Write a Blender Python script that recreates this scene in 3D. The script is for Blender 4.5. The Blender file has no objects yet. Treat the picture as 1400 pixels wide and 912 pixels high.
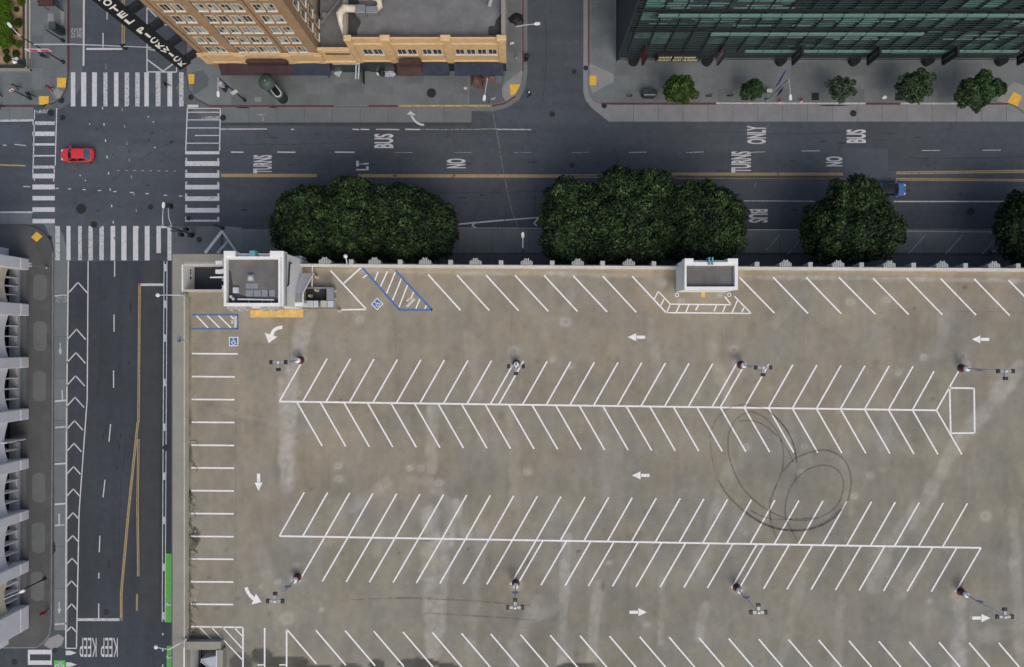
import bpy, bmesh, math, random
import numpy as np
from math import sin, cos, pi, radians as R
from mathutils import Vector, Matrix
random.seed(7); rng = np.random.default_rng(7)
S = bpy.context.scene
COL = S.collection
# ------------------------------------------------------------------ camera, sky, sun, exposure
H = 102.0; K = 1088.9; CX = 712.0; CY = 465.0; ZD = 12.0          # camera height, focal length (px of the 1400 px photo), nadir, deck level
cam = bpy.data.objects.new('camera', bpy.data.cameras.new('camera')); COL.objects.link(cam)
cam.location = (0, 0, H); cam.data.lens = 28; cam.data.sensor_width = 36
cam.data.shift_x = -12/1400; cam.data.shift_y = 9/1400; cam.data.clip_end = 2000; cam.data.clip_start = 1
S.camera = cam
SUN_EL, SUN_AZ = 55, 160            # azimuth clockwise from north: from the south-south-east, soft through cloud
W = bpy.data.worlds.new('World'); S.world = W; W.use_nodes = True
nt = W.node_tree; bg = nt.nodes['Background']
sky = nt.nodes.new('ShaderNodeTexSky'); sky.sky_type = 'NISHITA'; sky.sun_disc = False
sky.sun_elevation = R(SUN_EL); sky.sun_rotation = R(SUN_AZ); sky.air_density = 1.0; sky.dust_density = 4.0; sky.ozone_density = 1.0
nt.links.new(sky.outputs[0], bg.inputs[0]); bg.inputs[1].default_value = 0.145
sl = bpy.data.lights.new('sun', 'SUN'); sl.energy = 0.7; sl.angle = R(40); sl.color = (1, .95, .86)
so = bpy.data.objects.new('sun', sl); COL.objects.link(so)
_d = Vector((sin(R(SUN_AZ))*cos(R(SUN_EL)), cos(R(SUN_AZ))*cos(R(SUN_EL)), sin(R(SUN_EL))))
so.rotation_euler = _d.to_track_quat('Z', 'Y').to_euler()
S.view_settings.view_transform = 'Standard'; S.view_settings.look = 'None'
S.view_settings.gamma = 1; S.view_settings.exposure = 0.1

def P(px, py, z=0.0):
    s = (H-z)/K
    return ((px-CX)*s, (CY-py)*s, z)
def XY(px, py, z=0.0):
    p = P(px, py, z); return (p[0], p[1])
GS = H/K; DS = (H-ZD)/K
# ------------------------------------------------------------------ materials
def srgb(r, g, b):
    f = lambda c: (c/255/12.92) if c/255 <= .04045 else ((c/255+.055)/1.055)**2.4
    return (f(r), f(g), f(b))
class NT:
    def __init__(s, name, rough=.8, metal=0.0, spec=.5):
        s.m = bpy.data.materials.new(name); s.m.use_nodes = True; s.t = s.m.node_tree
        s.b = s.t.nodes['Principled BSDF']; s.b.inputs['Roughness'].default_value = rough
        s.b.inputs['Metallic'].default_value = metal; s.b.inputs['Specular IOR Level'].default_value = spec
        s.geo = None
    def n(s, k, **kw):
        o = s.t.nodes.new(k)
        for a, v in kw.items(): setattr(o, a, v)
        return o
    def l(s, a, b): s.t.links.new(a, b)
    def coord(s):
        if s.geo is None: s.geo = s.n('ShaderNodeNewGeometry')
        return s.geo.outputs['Position']
    def noise(s, scale, detail=4, rough=.6, stretch=None, seed=0):
        o = s.n('ShaderNodeTexNoise'); o.inputs['Scale'].default_value = scale; o.inputs['Detail'].default_value = detail
        o.inputs['Roughness'].default_value = rough
        mp = s.n('ShaderNodeMapping'); mp.inputs['Location'].default_value = (seed*13.1, seed*7.7, 0)
        if stretch: mp.inputs['Scale'].default_value = stretch
        s.l(s.coord(), mp.inputs[0]); s.l(mp.outputs[0], o.inputs['Vector']); return o.outputs[0]
    def ramp(s, f, a, b, ca=0.0, cb=1.0):
        o = s.n('ShaderNodeMapRange'); o.inputs[1].default_value = a; o.inputs[2].default_value = b
        o.inputs[3].default_value = ca; o.inputs[4].default_value = cb; s.l(f, o.inputs[0]); return o.outputs[0]
    def mul(s, *fs):
        cur = fs[0]
        for f in fs[1:]:
            o = s.n('ShaderNodeMath', operation='MULTIPLY'); s.l(cur, o.inputs[0])
            if isinstance(f, (int, float)): o.inputs[1].default_value = f
            else: s.l(f, o.inputs[1])
            cur = o.outputs[0]
        return cur
    def scalecol(s, col, f):
        o = s.n('ShaderNodeVectorMath', operation='SCALE')
        if isinstance(col, tuple): o.inputs[0].default_value = col[:3]
        else: s.l(col, o.inputs[0])
        s.l(f, o.inputs['Scale']); return o.outputs[0]
    def mix(s, f, a, b):
        o = s.n('ShaderNodeMix', data_type='RGBA')
        if isinstance(f, (int, float)): o.inputs[0].default_value = f
        else: s.l(f, o.inputs[0])
        for i, c in ((6, a), (7, b)):
            if isinstance(c, tuple): o.inputs[i].default_value = (*c[:3], 1)
            else: s.l(c, o.inputs[i])
        return o.outputs[2]
    def base(s, c):
        if isinstance(c, tuple): s.b.inputs['Base Color'].default_value = (*c[:3], 1)
        else: s.l(c, s.b.inputs['Base Color'])
    def bump(s, f, strength=.3, dist=.02):
        o = s.n('ShaderNodeBump'); o.inputs['Strength'].default_value = strength; o.inputs['Distance'].default_value = dist
        s.l(f, o.inputs['Height']); s.l(o.outputs[0], s.b.inputs['Normal'])
def simple(name, col, rough=.7, metal=0.0, var=.12, scale=1.5, spec=.5, rnd=0.0):
    k = NT(name, rough, metal, spec)
    f = k.mul(k.ramp(k.noise(scale, 5), .3, .7, 1-var, 1+var), k.ramp(k.noise(scale*14, 3, seed=2), .3, .7, 1-var*.6, 1+var*.6))
    if rnd:
        oi = k.n('ShaderNodeObjectInfo'); f = k.mul(f, k.ramp(oi.outputs['Random'], 0, 1, 1-rnd, 1+rnd))
    k.base(k.scalecol(col, f)); return k.m
def flat(name, col, rough=.5, metal=0.0, emit=0.0):
    k = NT(name, rough, metal); k.base(col)
    if emit:
        k.b.inputs['Emission Color'].default_value = (*col, 1); k.b.inputs['Emission Strength'].default_value = emit
    return k.m
M = {}
# asphalt: blue-grey, mottled, fine grain, hairline cracks, tyre-polished bands
def asphalt(nm, col, grain):
  k = NT(nm, .85)
  f = k.mul(k.ramp(k.noise(.06, 5, .65), .3, .7, .80, 1.20), k.ramp(k.noise(1.1, 6, .7, seed=1), .25, .75, .84, 1.16), k.ramp(k.noise(14, 3, .7, seed=3), .3, .7, .86, 1.14))
  vo = k.n('ShaderNodeTexVoronoi', feature='DISTANCE_TO_EDGE'); vo.inputs['Scale'].default_value = .13
  mp = k.n('ShaderNodeMapping'); k.l(k.coord(), mp.inputs[0])
  wn = k.n('ShaderNodeTexNoise'); wn.inputs['Scale'].default_value = .5; wn.inputs['Detail'].default_value = 5
  k.l(k.coord(), wn.inputs['Vector'])
  ad = k.n('ShaderNodeVectorMath', operation='MULTIPLY_ADD'); k.l(wn.outputs['Color'], ad.inputs[0]); ad.inputs[1].default_value = (5, 5, 0); k.l(mp.outputs[0], ad.inputs[2])
  k.l(ad.outputs[0], vo.inputs['Vector'])
  crk = k.ramp(vo.outputs['Distance'], 0.0, .006, .72, 1.0)
  st = k.ramp(k.noise(.35, 4, .6, stretch=grain, seed=5), .3, .7, .86, 1.14)
  f = k.mul(f, crk, st)
  k.base(k.scalecol(col, f)); k.bump(k.noise(30, 3), .3, .01)
  return k.m
M['asphalt'] = asphalt('asphalt', (.062, .074, .087), (.12, 1.6, 1)); M['asphnew'] = asphalt('new_asphalt', (.037, .046, .055), (1.6, .1, 1))
# worn road paint (real holes show the asphalt below)
def paint(name, col, wear, rough=.7, sc=5.0):
    k = NT(name, rough)
    k.base(k.scalecol(col, k.mul(k.ramp(k.noise(2.5, 5), .3, .7, .86, 1.08), k.ramp(k.noise(20, 3, seed=4), .3, .7, .9, 1.06))))
    a = k.ramp(k.noise(sc, 8, .75, seed=9), wear-.03, wear+.05)
    a2 = k.ramp(k.noise(.8, 4, .6, seed=11), wear-.14, wear-.02)
    k.l(k.mul(a, a2), k.b.inputs['Alpha']); return k.m
M['wpaint'] = paint('white_road_paint', (.56, .57, .58), .36)
M['wworn'] = paint('worn_white_road_paint', (.50, .51, .52), .415)
M['wfaint'] = paint('faded_white_road_paint', (.32, .33, .34), .45)
M['ypaint'] = paint('yellow_road_paint', (.40, .295, .14), .38)
M['green'] = paint('green_lane_paint', (.10, .42, .07), .33)
M['dwhite'] = paint('white_deck_paint', (.80, .785, .75), .30, sc=9)
M['dblue'] = paint('blue_deck_paint', (.06, .15, .36), .33)
M['dyellow'] = simple('yellow_deck_paint', (.62, .40, .12), .7, var=.2, scale=2)
M['ghost'] = paint('ghost_paint', (.42, .40, .36), .50)
# garage deck: painted tone comes from a per-vertex map of wear and painted mast-base shadows + fine procedural grain
k = NT('deck_concrete', .9)
at = k.n('ShaderNodeAttribute', attribute_name='wear')
f = k.mul(k.ramp(k.noise(.9, 7, .68), .28, .72, .91, 1.09), k.ramp(k.noise(6, 6, .7, seed=1), .3, .7, .93, 1.07), k.ramp(k.noise(26, 3, .7, seed=2), .3, .7, .92, 1.08),
          k.ramp(k.noise(.55, 5, .6, stretch=(2.2, .3, 1), seed=3), .3, .7, .965, 1.035), k.ramp(k.noise(2.2, 6, .75, seed=6), .3, .7, .95, 1.05))
tint = k.mix(k.ramp(k.noise(.16, 5, .6, seed=7), .35, .65), (.97, .99, 1.03), (1.05, 1.0, .93))
mm = k.n('ShaderNodeVectorMath', operation='MULTIPLY'); k.l(at.outputs['Color'], mm.inputs[0]); k.l(tint, mm.inputs[1])
k.base(k.scalecol(mm.outputs[0], f)); k.bump(k.noise(18, 4), .2, .01); M['deck'] = k.m
def concrete(name, col, rnd=.0, stain=.12):
    k = NT(name, .85)
    f = k.mul(k.ramp(k.noise(.5, 6, .65), .3, .7, 1-stain, 1+stain), k.ramp(k.noise(5, 5, .7, seed=1), .3, .7, .93, 1.07), k.ramp(k.noise(25, 3, seed=2), .3, .7, .93, 1.07))
    dark = k.ramp(k.noise(1.7, 6, .7, seed=8), .24, .36, .72, 1.0)
    f = k.mul(f, dark)
    if rnd:
        oi = k.n('ShaderNodeObjectInfo'); f = k.mul(f, k.ramp(oi.outputs['Random'], 0, 1, 1-rnd, 1+rnd))
    k.base(k.scalecol(col, f)); k.bump(k.noise(20, 4), .2, .01); return k.m
M['walk'] = concrete('pavement_concrete', (.135, .152, .156), .12)
M['walkdark'] = concrete('dark_pavement', (.10, .112, .118), .05)
M['walkbrown'] = concrete('brown_pavement', (.080, .081, .079), .08)
M['lane'] = concrete('lane_concrete', (.14, .16, .162), .07)
M['lanelight'] = concrete('pale_lane_concrete', (.21, .215, .22), .04)
M['lanedark'] = concrete('dark_lane_concrete', (.17, .19, .18), .07)
M['strip'] = concrete('planting_strip_concrete', (.115, .125, .12), .03)
M['ramp'] = concrete('ramp_concrete', (.24, .24, .235), .04)
M['coping'] = concrete('coping_concrete', (.262, .247, .205), 0, .08)
M['parapet'] = concrete('parapet_concrete', (.44, .41, .32), 0, .14)
M['parapet2'] = concrete('pale_parapet_concrete', (.56, .54, .47), 0, .12)
M['white'] = concrete('white_stucco', (.74, .73, .69), 0, .07)
M['orn'] = concrete('ornament_concrete', (.42, .42, .39), 0, .1)
M['towroof'] = concrete('tower_roof_felt', (.13, .125, .115), 0, .25)
M['blackroof'] = concrete('dark_roof_felt', (.035, .037, .035), 0, .5)
M['roof'] = concrete('roof_felt', (.155, .155, .152), 0, .25)
M['mint'] = concrete('white_panel_wall', (.72, .72, .74), .04, .05)
M['mintsill'] = concrete('grey_sill', (.42, .42, .41), 0)
M['steel'] = simple('grey_steel', (.30, .31, .32), .45, .5)
M['lsteel'] = simple('pale_steel', (.55, .56, .57), .4, .3)
M['black'] = simple('black_metal', (.012, .013, .014), .5)
M['dkgreen'] = simple('dark_green_metal', (.018, .035, .03), .5)
M['kgreen'] = simple('kiosk_green', (.05, .075, .062), .6)
M['redkerb'] = simple('red_kerb_paint', (.14, .03, .035), .8, var=.4, scale=3)
M['yelkerb'] = simple('yellow_kerb_paint', (.42, .31, .10), .8, var=.4, scale=3)
M['whtkerb'] = simple('white_kerb_paint', (.45, .45, .45), .8, var=.3, scale=3)
M['kerb'] = simple('kerb_stone', (.17, .175, .178), .85, var=.2)
M['dkerb'] = simple('dark_kerb_stone', (.07, .075, .08), .85, var=.2)
k = NT('tactile_yellow', .7); k.base(k.scalecol((.72, .43, .05), k.ramp(k.noise(3, 5), .3, .7, .85, 1.1))); M['tactile'] = k.m
M['iron'] = simple('cast_iron', (.03, .032, .034), .6, .5, var=.3, scale=6)
# brick: sand-coloured, courses of real relief below pixel size stay in the material
k = NT('tan_brick', .85)
br = k.n('ShaderNodeTexBrick'); br.inputs['Scale'].default_value = 1.0; br.inputs['Brick Width'].default_value = .42; br.inputs['Row Height'].default_value = .16; br.inputs['Mortar Size'].default_value = .02
br.inputs['Color1'].default_value = (.33, .205, .10, 1); br.inputs['Color2'].default_value = (.40, .255, .13, 1); br.inputs['Mortar'].default_value = (.26, .18, .11, 1)
sp = k.n('ShaderNodeSeparateXYZ'); k.l(k.coord(), sp.inputs[0]); ax = k.n('ShaderNodeMath', operation='ADD'); k.l(sp.outputs[0], ax.inputs[0]); k.l(sp.outputs[1], ax.inputs[1])
cb = k.n('ShaderNodeCombineXYZ'); k.l(ax.outputs[0], cb.inputs[0]); k.l(sp.outputs[2], cb.inputs[1]); k.l(cb.outputs[0], br.inputs['Vector'])
k.base(k.scalecol(br.outputs['Color'], k.ramp(k.noise(.5, 6, .7), .3, .7, .8, 1.18))); M['brick'] = k.m
M['terra'] = simple('orange_terracotta', (.64, .435, .215), .8, var=.14, scale=.9)
M['terra2'] = simple('orange_terracotta_trim', (.67, .46, .24), .8, var=.14, scale=2)
M['cream'] = simple('cream_stone', (.62, .55, .42), .8, var=.2, scale=.9)
M['frame'] = simple('window_frame_cream', (.60, .56, .47), .7, var=.1)
M['maroon'] = simple('maroon_awning', (.045, .022, .025), .8, var=.25)
M['maroon2'] = simple('brown_fascia', (.065, .032, .027), .8, var=.3, scale=1)
M['navy'] = simple('navy_awning', (.022, .032, .052), .8, var=.25)
def pane(name, col, rough=.25, rnd=.5):
    k = NT(name, rough); oi = k.n('ShaderNodeObjectInfo')
    k.base(k.scalecol(col, k.mul(k.ramp(oi.outputs['Random'], 0, 1, 1-rnd, 1+rnd), k.ramp(k.noise(.9, 3), .35, .65, .6, 1.3)))); return k.m
M['glass'] = pane('dark_window_glass', (.03, .035, .035))
M['blind'] = pane('window_blind', (.26, .30, .28), .5, .4)
M['tealL'] = pane('pale_teal_glass', (.13, .28, .225), .35, .2)
M['tealM'] = pane('teal_glass', (.06, .135, .108), .25, .5)
M['tealD'] = pane('dark_teal_glass', (.011, .022, .024), .22, .6)
M['fin'] = simple('dark_metal_fin', (.045, .07, .072), .5, .3)
M['finL'] = simple('pale_glass_louvre', (.14, .26, .22), .35)
M['tealwall'] = simple('dark_slate_wall', (.022, .036, .042), .6)
M['signred'] = simple('banner_red', (.35, .03, .045), .5); M['signpink'] = simple('banner_pink', (.38, .20, .25), .5)
M['letter'] = flat('cream_letter', (.80, .78, .70), .5); M['yletter'] = flat('yellow_letter', (.55, .52, .26), .5, emit=.12)
M['signwhite'] = flat('white_sign', (.7, .7, .7), .5); M['signblue'] = flat('blue_sign', (.05, .13, .38), .5)
M['signrw'] = flat('red_sign', (.55, .05, .05), .5); M['teal'] = simple('turquoise_blade', (.10, .30, .32), .5)
M['maroonbase'] = simple('maroon_paint', (.10, .018, .02), .6, var=.4, scale=5)
M['soil'] = simple('tan_bark_mulch', (.30, .21, .115), .95, var=.3, scale=2)
M['bark'] = simple('tree_bark', (.06, .05, .04), .9, var=.3, scale=5)
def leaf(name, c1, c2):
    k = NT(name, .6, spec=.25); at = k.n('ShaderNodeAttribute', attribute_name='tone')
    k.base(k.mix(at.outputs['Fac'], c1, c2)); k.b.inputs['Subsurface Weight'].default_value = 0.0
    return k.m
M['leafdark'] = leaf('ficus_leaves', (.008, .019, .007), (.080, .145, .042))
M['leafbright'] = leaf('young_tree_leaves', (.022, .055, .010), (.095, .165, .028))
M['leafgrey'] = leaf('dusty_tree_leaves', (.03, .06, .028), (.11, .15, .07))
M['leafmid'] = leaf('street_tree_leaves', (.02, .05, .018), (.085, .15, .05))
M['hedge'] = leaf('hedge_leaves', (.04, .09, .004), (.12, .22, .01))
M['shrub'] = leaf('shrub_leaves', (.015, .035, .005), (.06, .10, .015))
M['skin'] = flat('skin', (.35, .2, .14), .6)
M['hair'] = flat('dark_hair', (.015, .012, .01), .6)

def carpaint(name, col):
    k = NT(name, .3); k.b.inputs['Coat Weight'].default_value = .6; k.b.inputs['Coat Roughness'].default_value = .08
    k.base(k.scalecol(col, k.ramp(k.noise(2, 3), .3, .7, .94, 1.06))); return k.m
M['carred'] = carpaint('red_car_paint', (.62, .03, .03)); M['carblue'] = carpaint('blue_car_paint', (.06, .15, .42))
M['carglass'] = flat('tinted_car_glass', (.01, .014, .014), .12); M['tyre'] = flat('rubber', (.012, .012, .012), .85)
M['rearglass'] = flat('blue_grey_rear_glass', (.05, .11, .16), .2)
M['lamplens'] = flat('clear_lens', (.75, .75, .78), .15); M['taillens'] = flat('red_lens', (.4, .02, .02), .2)
k = NT('rubber_scuff', .9); k.base((.05, .048, .045)); k.l(k.ramp(k.noise(3, 5), .3, .7, .08, .42), k.b.inputs['Alpha']); M['skid'] = k.m
k = NT('faint_rubber_scuff', .9); k.base((.06, .055, .05)); k.l(k.ramp(k.noise(2, 5), .35, .7, 0, .38), k.b.inputs['Alpha']); M['skid2'] = k.m

# ------------------------------------------------------------------ mesh builder
class MB:
    def __init__(s): s.v = []; s.f = []
    def add(s, vs, fs):
        o = len(s.v); s.v += [tuple(v) for v in vs]; s.f += [tuple(i+o for i in f) for f in fs]; return s
    def box(s, x0, x1, y0, y1, z0, z1):
        return s.prism([(x0, y0), (x1, y0), (x1, y1), (x0, y1)], z0, z1)
    def prism(s, pts, z0, z1, top=None):
        n = len(pts); a = sum(pts[i][0]*pts[(i+1) % n][1]-pts[(i+1) % n][0]*pts[i][1] for i in range(n))
        if a < 0: pts = pts[::-1]; top = top[::-1] if top else None
        tp = top or pts
        return s.add([(x, y, z0) for x, y in pts]+[(x, y, z1) for x, y in tp],
                     [tuple(range(n))[::-1], tuple(range(n, 2*n))]+[(i, (i+1) % n, n+(i+1) % n, n+i) for i in range(n)])
    def poly(s, pts, z):
        n = len(pts); a = sum(pts[i][0]*pts[(i+1) % n][1]-pts[(i+1) % n][0]*pts[i][1] for i in range(n))
        if a < 0: pts = pts[::-1]
        return s.add([(x, y, z) for x, y in pts], [tuple(range(n))])
    def cyl(s, c, r, z0, z1, n=14, r2=None):
        r2 = r if r2 is None else r2
        a = [(c[0]+r*cos(2*pi*i/n), c[1]+r*sin(2*pi*i/n)) for i in range(n)]
        b = [(c[0]+r2*cos(2*pi*i/n), c[1]+r2*sin(2*pi*i/n)) for i in range(n)]
        return s.prism(a, z0, z1, b)
    def tube(s, pts, r, n=6):
        pts = [Vector(p) for p in pts]; o = len(s.v); rs = r if isinstance(r, (list, tuple)) else [r]*len(pts)
        for i, p in enumerate(pts):
            d = (pts[min(i+1, len(pts)-1)]-pts[max(i-1, 0)]).normalized()
            u = d.orthogonal().normalized() if abs(d.z) > .9 else d.cross(Vector((0, 0, 1))).normalized(); w = d.cross(u)
            for j in range(n):
                s.v.append(tuple(p+(u*cos(2*pi*j/n)+w*sin(2*pi*j/n))*rs[i]))
        for i in range(len(pts)-1):
            for j in range(n):
                s.f.append((o+i*n+j, o+i*n+(j+1) % n, o+(i+1)*n+(j+1) % n, o+(i+1)*n+j))
        s.f.append(tuple(o+j for j in range(n))); s.f.append(tuple(o+(len(pts)-1)*n+j for j in range(n))[::-1]); return s
    def lathe(s, c, prof, n=16):
        o = len(s.v)
        for r, z in prof:
            for j in range(n): s.v.append((c[0]+r*cos(2*pi*j/n), c[1]+r*sin(2*pi*j/n), z))
        for i in range(len(prof)-1):
            for j in range(n): s.f.append((o+i*n+j, o+i*n+(j+1) % n, o+(i+1)*n+(j+1) % n, o+(i+1)*n+j))
        s.f.append(tuple(o+(len(prof)-1)*n+j for j in range(n))); s.f.append(tuple(o+j for j in range(n))[::-1]); return s
    def stroke(s, a, b, w, z):
        a = Vector(a[:2]); b = Vector(b[:2]); d = (b-a).normalized(); q = Vector((-d.y, d.x))*w/2
        return s.poly([tuple(a-q), tuple(b-q), tuple(b+q), tuple(a+q)], z)
    def ribbon(s, pts, w, z):
        pts = [Vector(p[:2]) for p in pts]; o = len(s.v)
        for i, p in enumerate(pts):
            d = (pts[min(i+1, len(pts)-1)]-pts[max(i-1, 0)]).normalized(); q = Vector((-d.y, d.x))*w/2
            s.v.append((p.x-q.x, p.y-q.y, z)); s.v.append((p.x+q.x, p.y+q.y, z))
        for i in range(len(pts)-1): s.f.append((o+2*i, o+2*i+2, o+2*i+3, o+2*i+1))
        return s
    def build(s, name, mat, parent=None, off=(0, 0, 0), smooth=False, bevel=0):
        me = bpy.data.meshes.new(name)
        vs = [(v[0]-off[0], v[1]-off[1], v[2]-off[2]) for v in s.v] if any(off) else s.v
        me.from_pydata(vs, [], s.f); me.update()
        if smooth:
            for p in me.polygons: p.use_smooth = True
        me.materials.append(M[mat] if isinstance(mat, str) else mat)
        o = link(name, me, parent)
        if bevel:
            b = o.modifiers.new('bevel', 'BEVEL'); b.width = bevel; b.segments = 2; b.limit_method = 'ANGLE'
        return o
def link(name, me, parent=None):
    o = bpy.data.objects.new(name, me); COL.objects.link(o)
    if parent is not None: o.parent = parent
    return o
def empty(name, loc=(0, 0, 0), rz=0):
    o = bpy.data.objects.new(name, None); COL.objects.link(o); o.location = loc; o.rotation_euler = (0, 0, rz); o.empty_display_size = .3; return o
def tag(o, label, cat, group=None):
    o['label'] = label; o['category'] = cat
    if group: o['group'] = group
    return o
def struct(o): o['kind'] = 'structure'; return o
CH = {}
def children(o):
    return [c for c in COL.objects if c.parent is o]
def copy_tree(o, parent=None):
    c = o.copy(); COL.objects.link(c)
    if parent is not None: c.parent = parent
    for ch in list(o.children): copy_tree(ch, c)
    return c
def pxpoly(pts, z=0): return [XY(a, b, z) for a, b in pts]
def inside(p, poly):
    x, y = p; c = False; n = len(poly)
    for i in range(n):
        x1, y1 = poly[i]; x2, y2 = poly[(i+1) % n]
        if (y1 > y) != (y2 > y) and x < (x2-x1)*(y-y1)/(y2-y1)+x1: c = not c
    return c

# ================================================================== GROUND AND STREETS
road = struct(MB().poly([(-260, -220), (260, -220), (260, 220), (-260, 220)], 0).build('road', 'asphalt'))
Z1, Z2, Z3 = .006, .012, .018
MB().poly(pxpoly([(93, 357), (235, 357), (235, 1300), (20, 1300), (20, 886), (88, 886), (91, 600)]), .003).build('resurfaced_lane', 'asphnew', road)
MB().poly(pxpoly([(-300, 886), (20, 886), (20, 1300), (-300, 1300)]), .003).build('resurfaced_lane', 'asphnew', road)
# darker / paler asphalt patches (repairs)
def patch(pts, mat, z=Z1, name='asphalt_patch'):
    return MB().poly(pxpoly(pts), z).build(name, mat, road)
M['asphB'] = simple('darker_asphalt', (.028, .036, .044), .85, var=.12, scale=.8)
M['asphC'] = simple('paler_asphalt', (.068, .084, .102), .85, var=.12, scale=.8)
M['asphD'] = simple('browner_asphalt', (.045, .050, .054), .85, var=.14, scale=.5)
patch([(1153, 203), (1214, 203), (1214, 234), (1224, 234), (1224, 247), (1153, 250)], 'asphC')
patch([(0, 170), (29, 170), (29, 197), (0, 197)], 'asphC')
patch([(104, 403), (116, 403), (116, 436), (104, 436)], 'asphB')
patch([(106, 290), (115, 290), (115, 309), (106, 309)], 'asphC')
patch([(302, 168), (645, 168), (645, 172), (302, 172)], 'asphD')
patch([(196, 357), (219, 357), (217, 850), (192, 850)], 'asphD')
# concrete lanes cast in panels, joints open
def panels(x0, x1, y0, y1, nx, ny, mat, skew=0, name='concrete_panel'):
    for i in range(nx):
        for j in range(ny):
            a = x0+(x1-x0)*i/nx; b = x0+(x1-x0)*(i+1)/nx; c = y0+(y1-y0)*j/ny; d = y0+(y1-y0)*(j+1)/ny
            g = .25
            MB().prism(pxpoly([(a+g, c+g), (b-g, c+g), (b-g, d-g), (a+g, d-g)]), .001, .010+random.random()*.003).build(name, mat, road)
panels(302, 645, 146, 167.5, 9, 1, 'lane'); panels(645, 672, 146, 152, 1, 1, 'lane')
panels(832, 1410, 143, 166.5, 17, 1, 'lanelight')
panels(330, 1410, 313, 346, 22, 1, 'lanedark')
panels(74, 93, 345, 862, 1, 9, 'lane')
panels(95, 114, -20, 92, 1, 4, 'walkdark'); panels(-20, 46, 146, 165, 2, 1, 'lane'); panels(-20, 44, 290, 307, 2, 1, 'lane')
MB().poly(pxpoly([(95, 92), (113, 92), (110, 120), (100, 138), (80, 150), (60, 150), (62, 145), (80, 138), (91, 124), (94, 105)]), Z1).build('corner_apron', 'walkdark', road)
MB().poly(pxpoly([(805, 143), (832, 143), (832, 166), (812, 150)]), Z1).build('corner_apron', 'lanelight', road)
MB().poly(pxpoly([(60, 306), (74, 306), (86, 320), (92, 345), (74, 345), (72, 330)]), Z1).build('corner_apron', 'lane', road)
MB().poly(pxpoly([(240, 120), (255, 100), (256, 122), (268, 137), (287, 146), (300, 146), (300, 160), (275, 158), (255, 146)]), Z1).build('corner_apron', 'walkdark', road)
MB().poly(pxpoly([(303, 309), (330, 311), (330, 346), (303, 346)]), Z1).build('corner_apron', 'lanedark', road)
MB().poly(pxpoly([(330, 312.5), (318, 314), (308, 321), (304, 330), (304, 346), (331, 346)]), Z2).build('corner_apron', 'lanedark', road)

# pavements: a body, kerbs and loose paving slabs
KH = .13
def pavement(label_name, poly, mat, slabs, cell=(18, 16), skip=[], slabmat=None):
    w = pxpoly(poly)
    o = struct(MB().prism(w, -.05, KH).build(label_name, mat))
    for (x0, x1, y0, y1) in slabs:
        nx = max(1, round((x1-x0)/cell[0])); ny = max(1, round((y1-y0)/cell[1]))
        for i in range(nx):
            for j in range(ny):
                a = x0+(x1-x0)*i/nx; b = x0+(x1-x0)*(i+1)/nx; c = y0+(y1-y0)*j/ny; d = y0+(y1-y0)*(j+1)/ny
                if not all(inside(q, poly) for q in ((a, c), (b, c), (b, d), (a, d))): continue
                g = .16
                MB().prism(pxpoly([(a+g, c+g), (b-g, c+g), (b-g, d-g), (a+g, d-g)]), KH-.02, KH+.007+random.random()*.006).build('paving_slab', slabmat or mat, o)
    return o
def kerb(par, pts, mat, w=.16, top=KH+.02):
    for i in range(len(pts)-1):
        pass
    m = MB(); P2 = [Vector(XY(a, b)) for a, b in pts]; L = []; Rr = []
    for i, p in enumerate(P2):
        d = (P2[min(i+1, len(P2)-1)]-P2[max(i-1, 0)]).normalized(); q = Vector((-d.y, d.x))*w/2
        L.append(p-q); Rr.append(p+q)
    for i in range(len(P2)-1):
        m.prism([tuple(L[i]), tuple(L[i+1]), tuple(Rr[i+1]), tuple(Rr[i])], -.02, top)
    return m.build('kerb', mat, par)
NWc = [(93.5, -330), (93.5, 100), (91, 122), (84, 134), (74, 141), (60, 144.5), (-330, 144.5), (-330, -330)]
pnw = pavement('pavement', NWc, 'walk', [(44, 92, -10, 138), (-10, 44, 100, 143)], (15, 15))
kerb(pnw, [(93.5, -330), (93.5, 100)], 'redkerb'); kerb(pnw, [(93.5, 100), (91, 122), (84, 134), (74, 141), (60, 144.5), (50, 144.5)], 'dkerb'); kerb(pnw, [(50, 144.5), (-330, 144.5)], 'redkerb')
NHc = [(255, -330), (255, 100), (258, 122), (268, 135), (287, 145), (672, 145), (690, 141.5), (704, 132), (712, 118), (715, 98), (715, -330)]
pnh = pavement('pavement', NHc, 'walk', [(316, 640, 100, 144), (694, 713, -10, 100)], (20.5, 14.5))
kerb(pnh, [(255, -330), (255, 100)], 'redkerb'); kerb(pnh, [(255, 100), (258, 122), (268, 135), (287, 145)], 'dkerb')
kerb(pnh, [(287, 145), (457, 145)], 'redkerb'); kerb(pnh, [(457, 145), (504, 145)], 'kerb'); kerb(pnh, [(504, 145), (545, 145)], 'redkerb')
kerb(pnh, [(545, 145), (672, 145)], 'yelkerb', .2); kerb(pnh, [(672, 145), (690, 141.5), (704, 132)], 'redkerb'); kerb(pnh, [(704, 132), (712, 118), (715, 98)], 'kerb'); kerb(pnh, [(715, 98), (715, -330)], 'redkerb')
gut = [(715, -330), (721, -330), (721, 100), (718, 121), (709, 137), (694, 147), (675, 152), (645, 152), (645, 146), (672, 146), (690, 142.5), (705, 132.5), (713, 118), (716, 98)]
MB().poly(pxpoly(gut), Z2).build('gutter', 'lane', road)
NEc = [(805, -330), (805, 118), (807, 131), (813, 138), (822, 141.5), (1378, 142), (1392, 148), (1402, 156), (1410, 170), (1500, 175), (1500, -330)]
pne = pavement('pavement', NEc, 'walk', [(840, 1362, 86, 140), (808, 840, -10, 86)], (20, 18.5))
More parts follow.
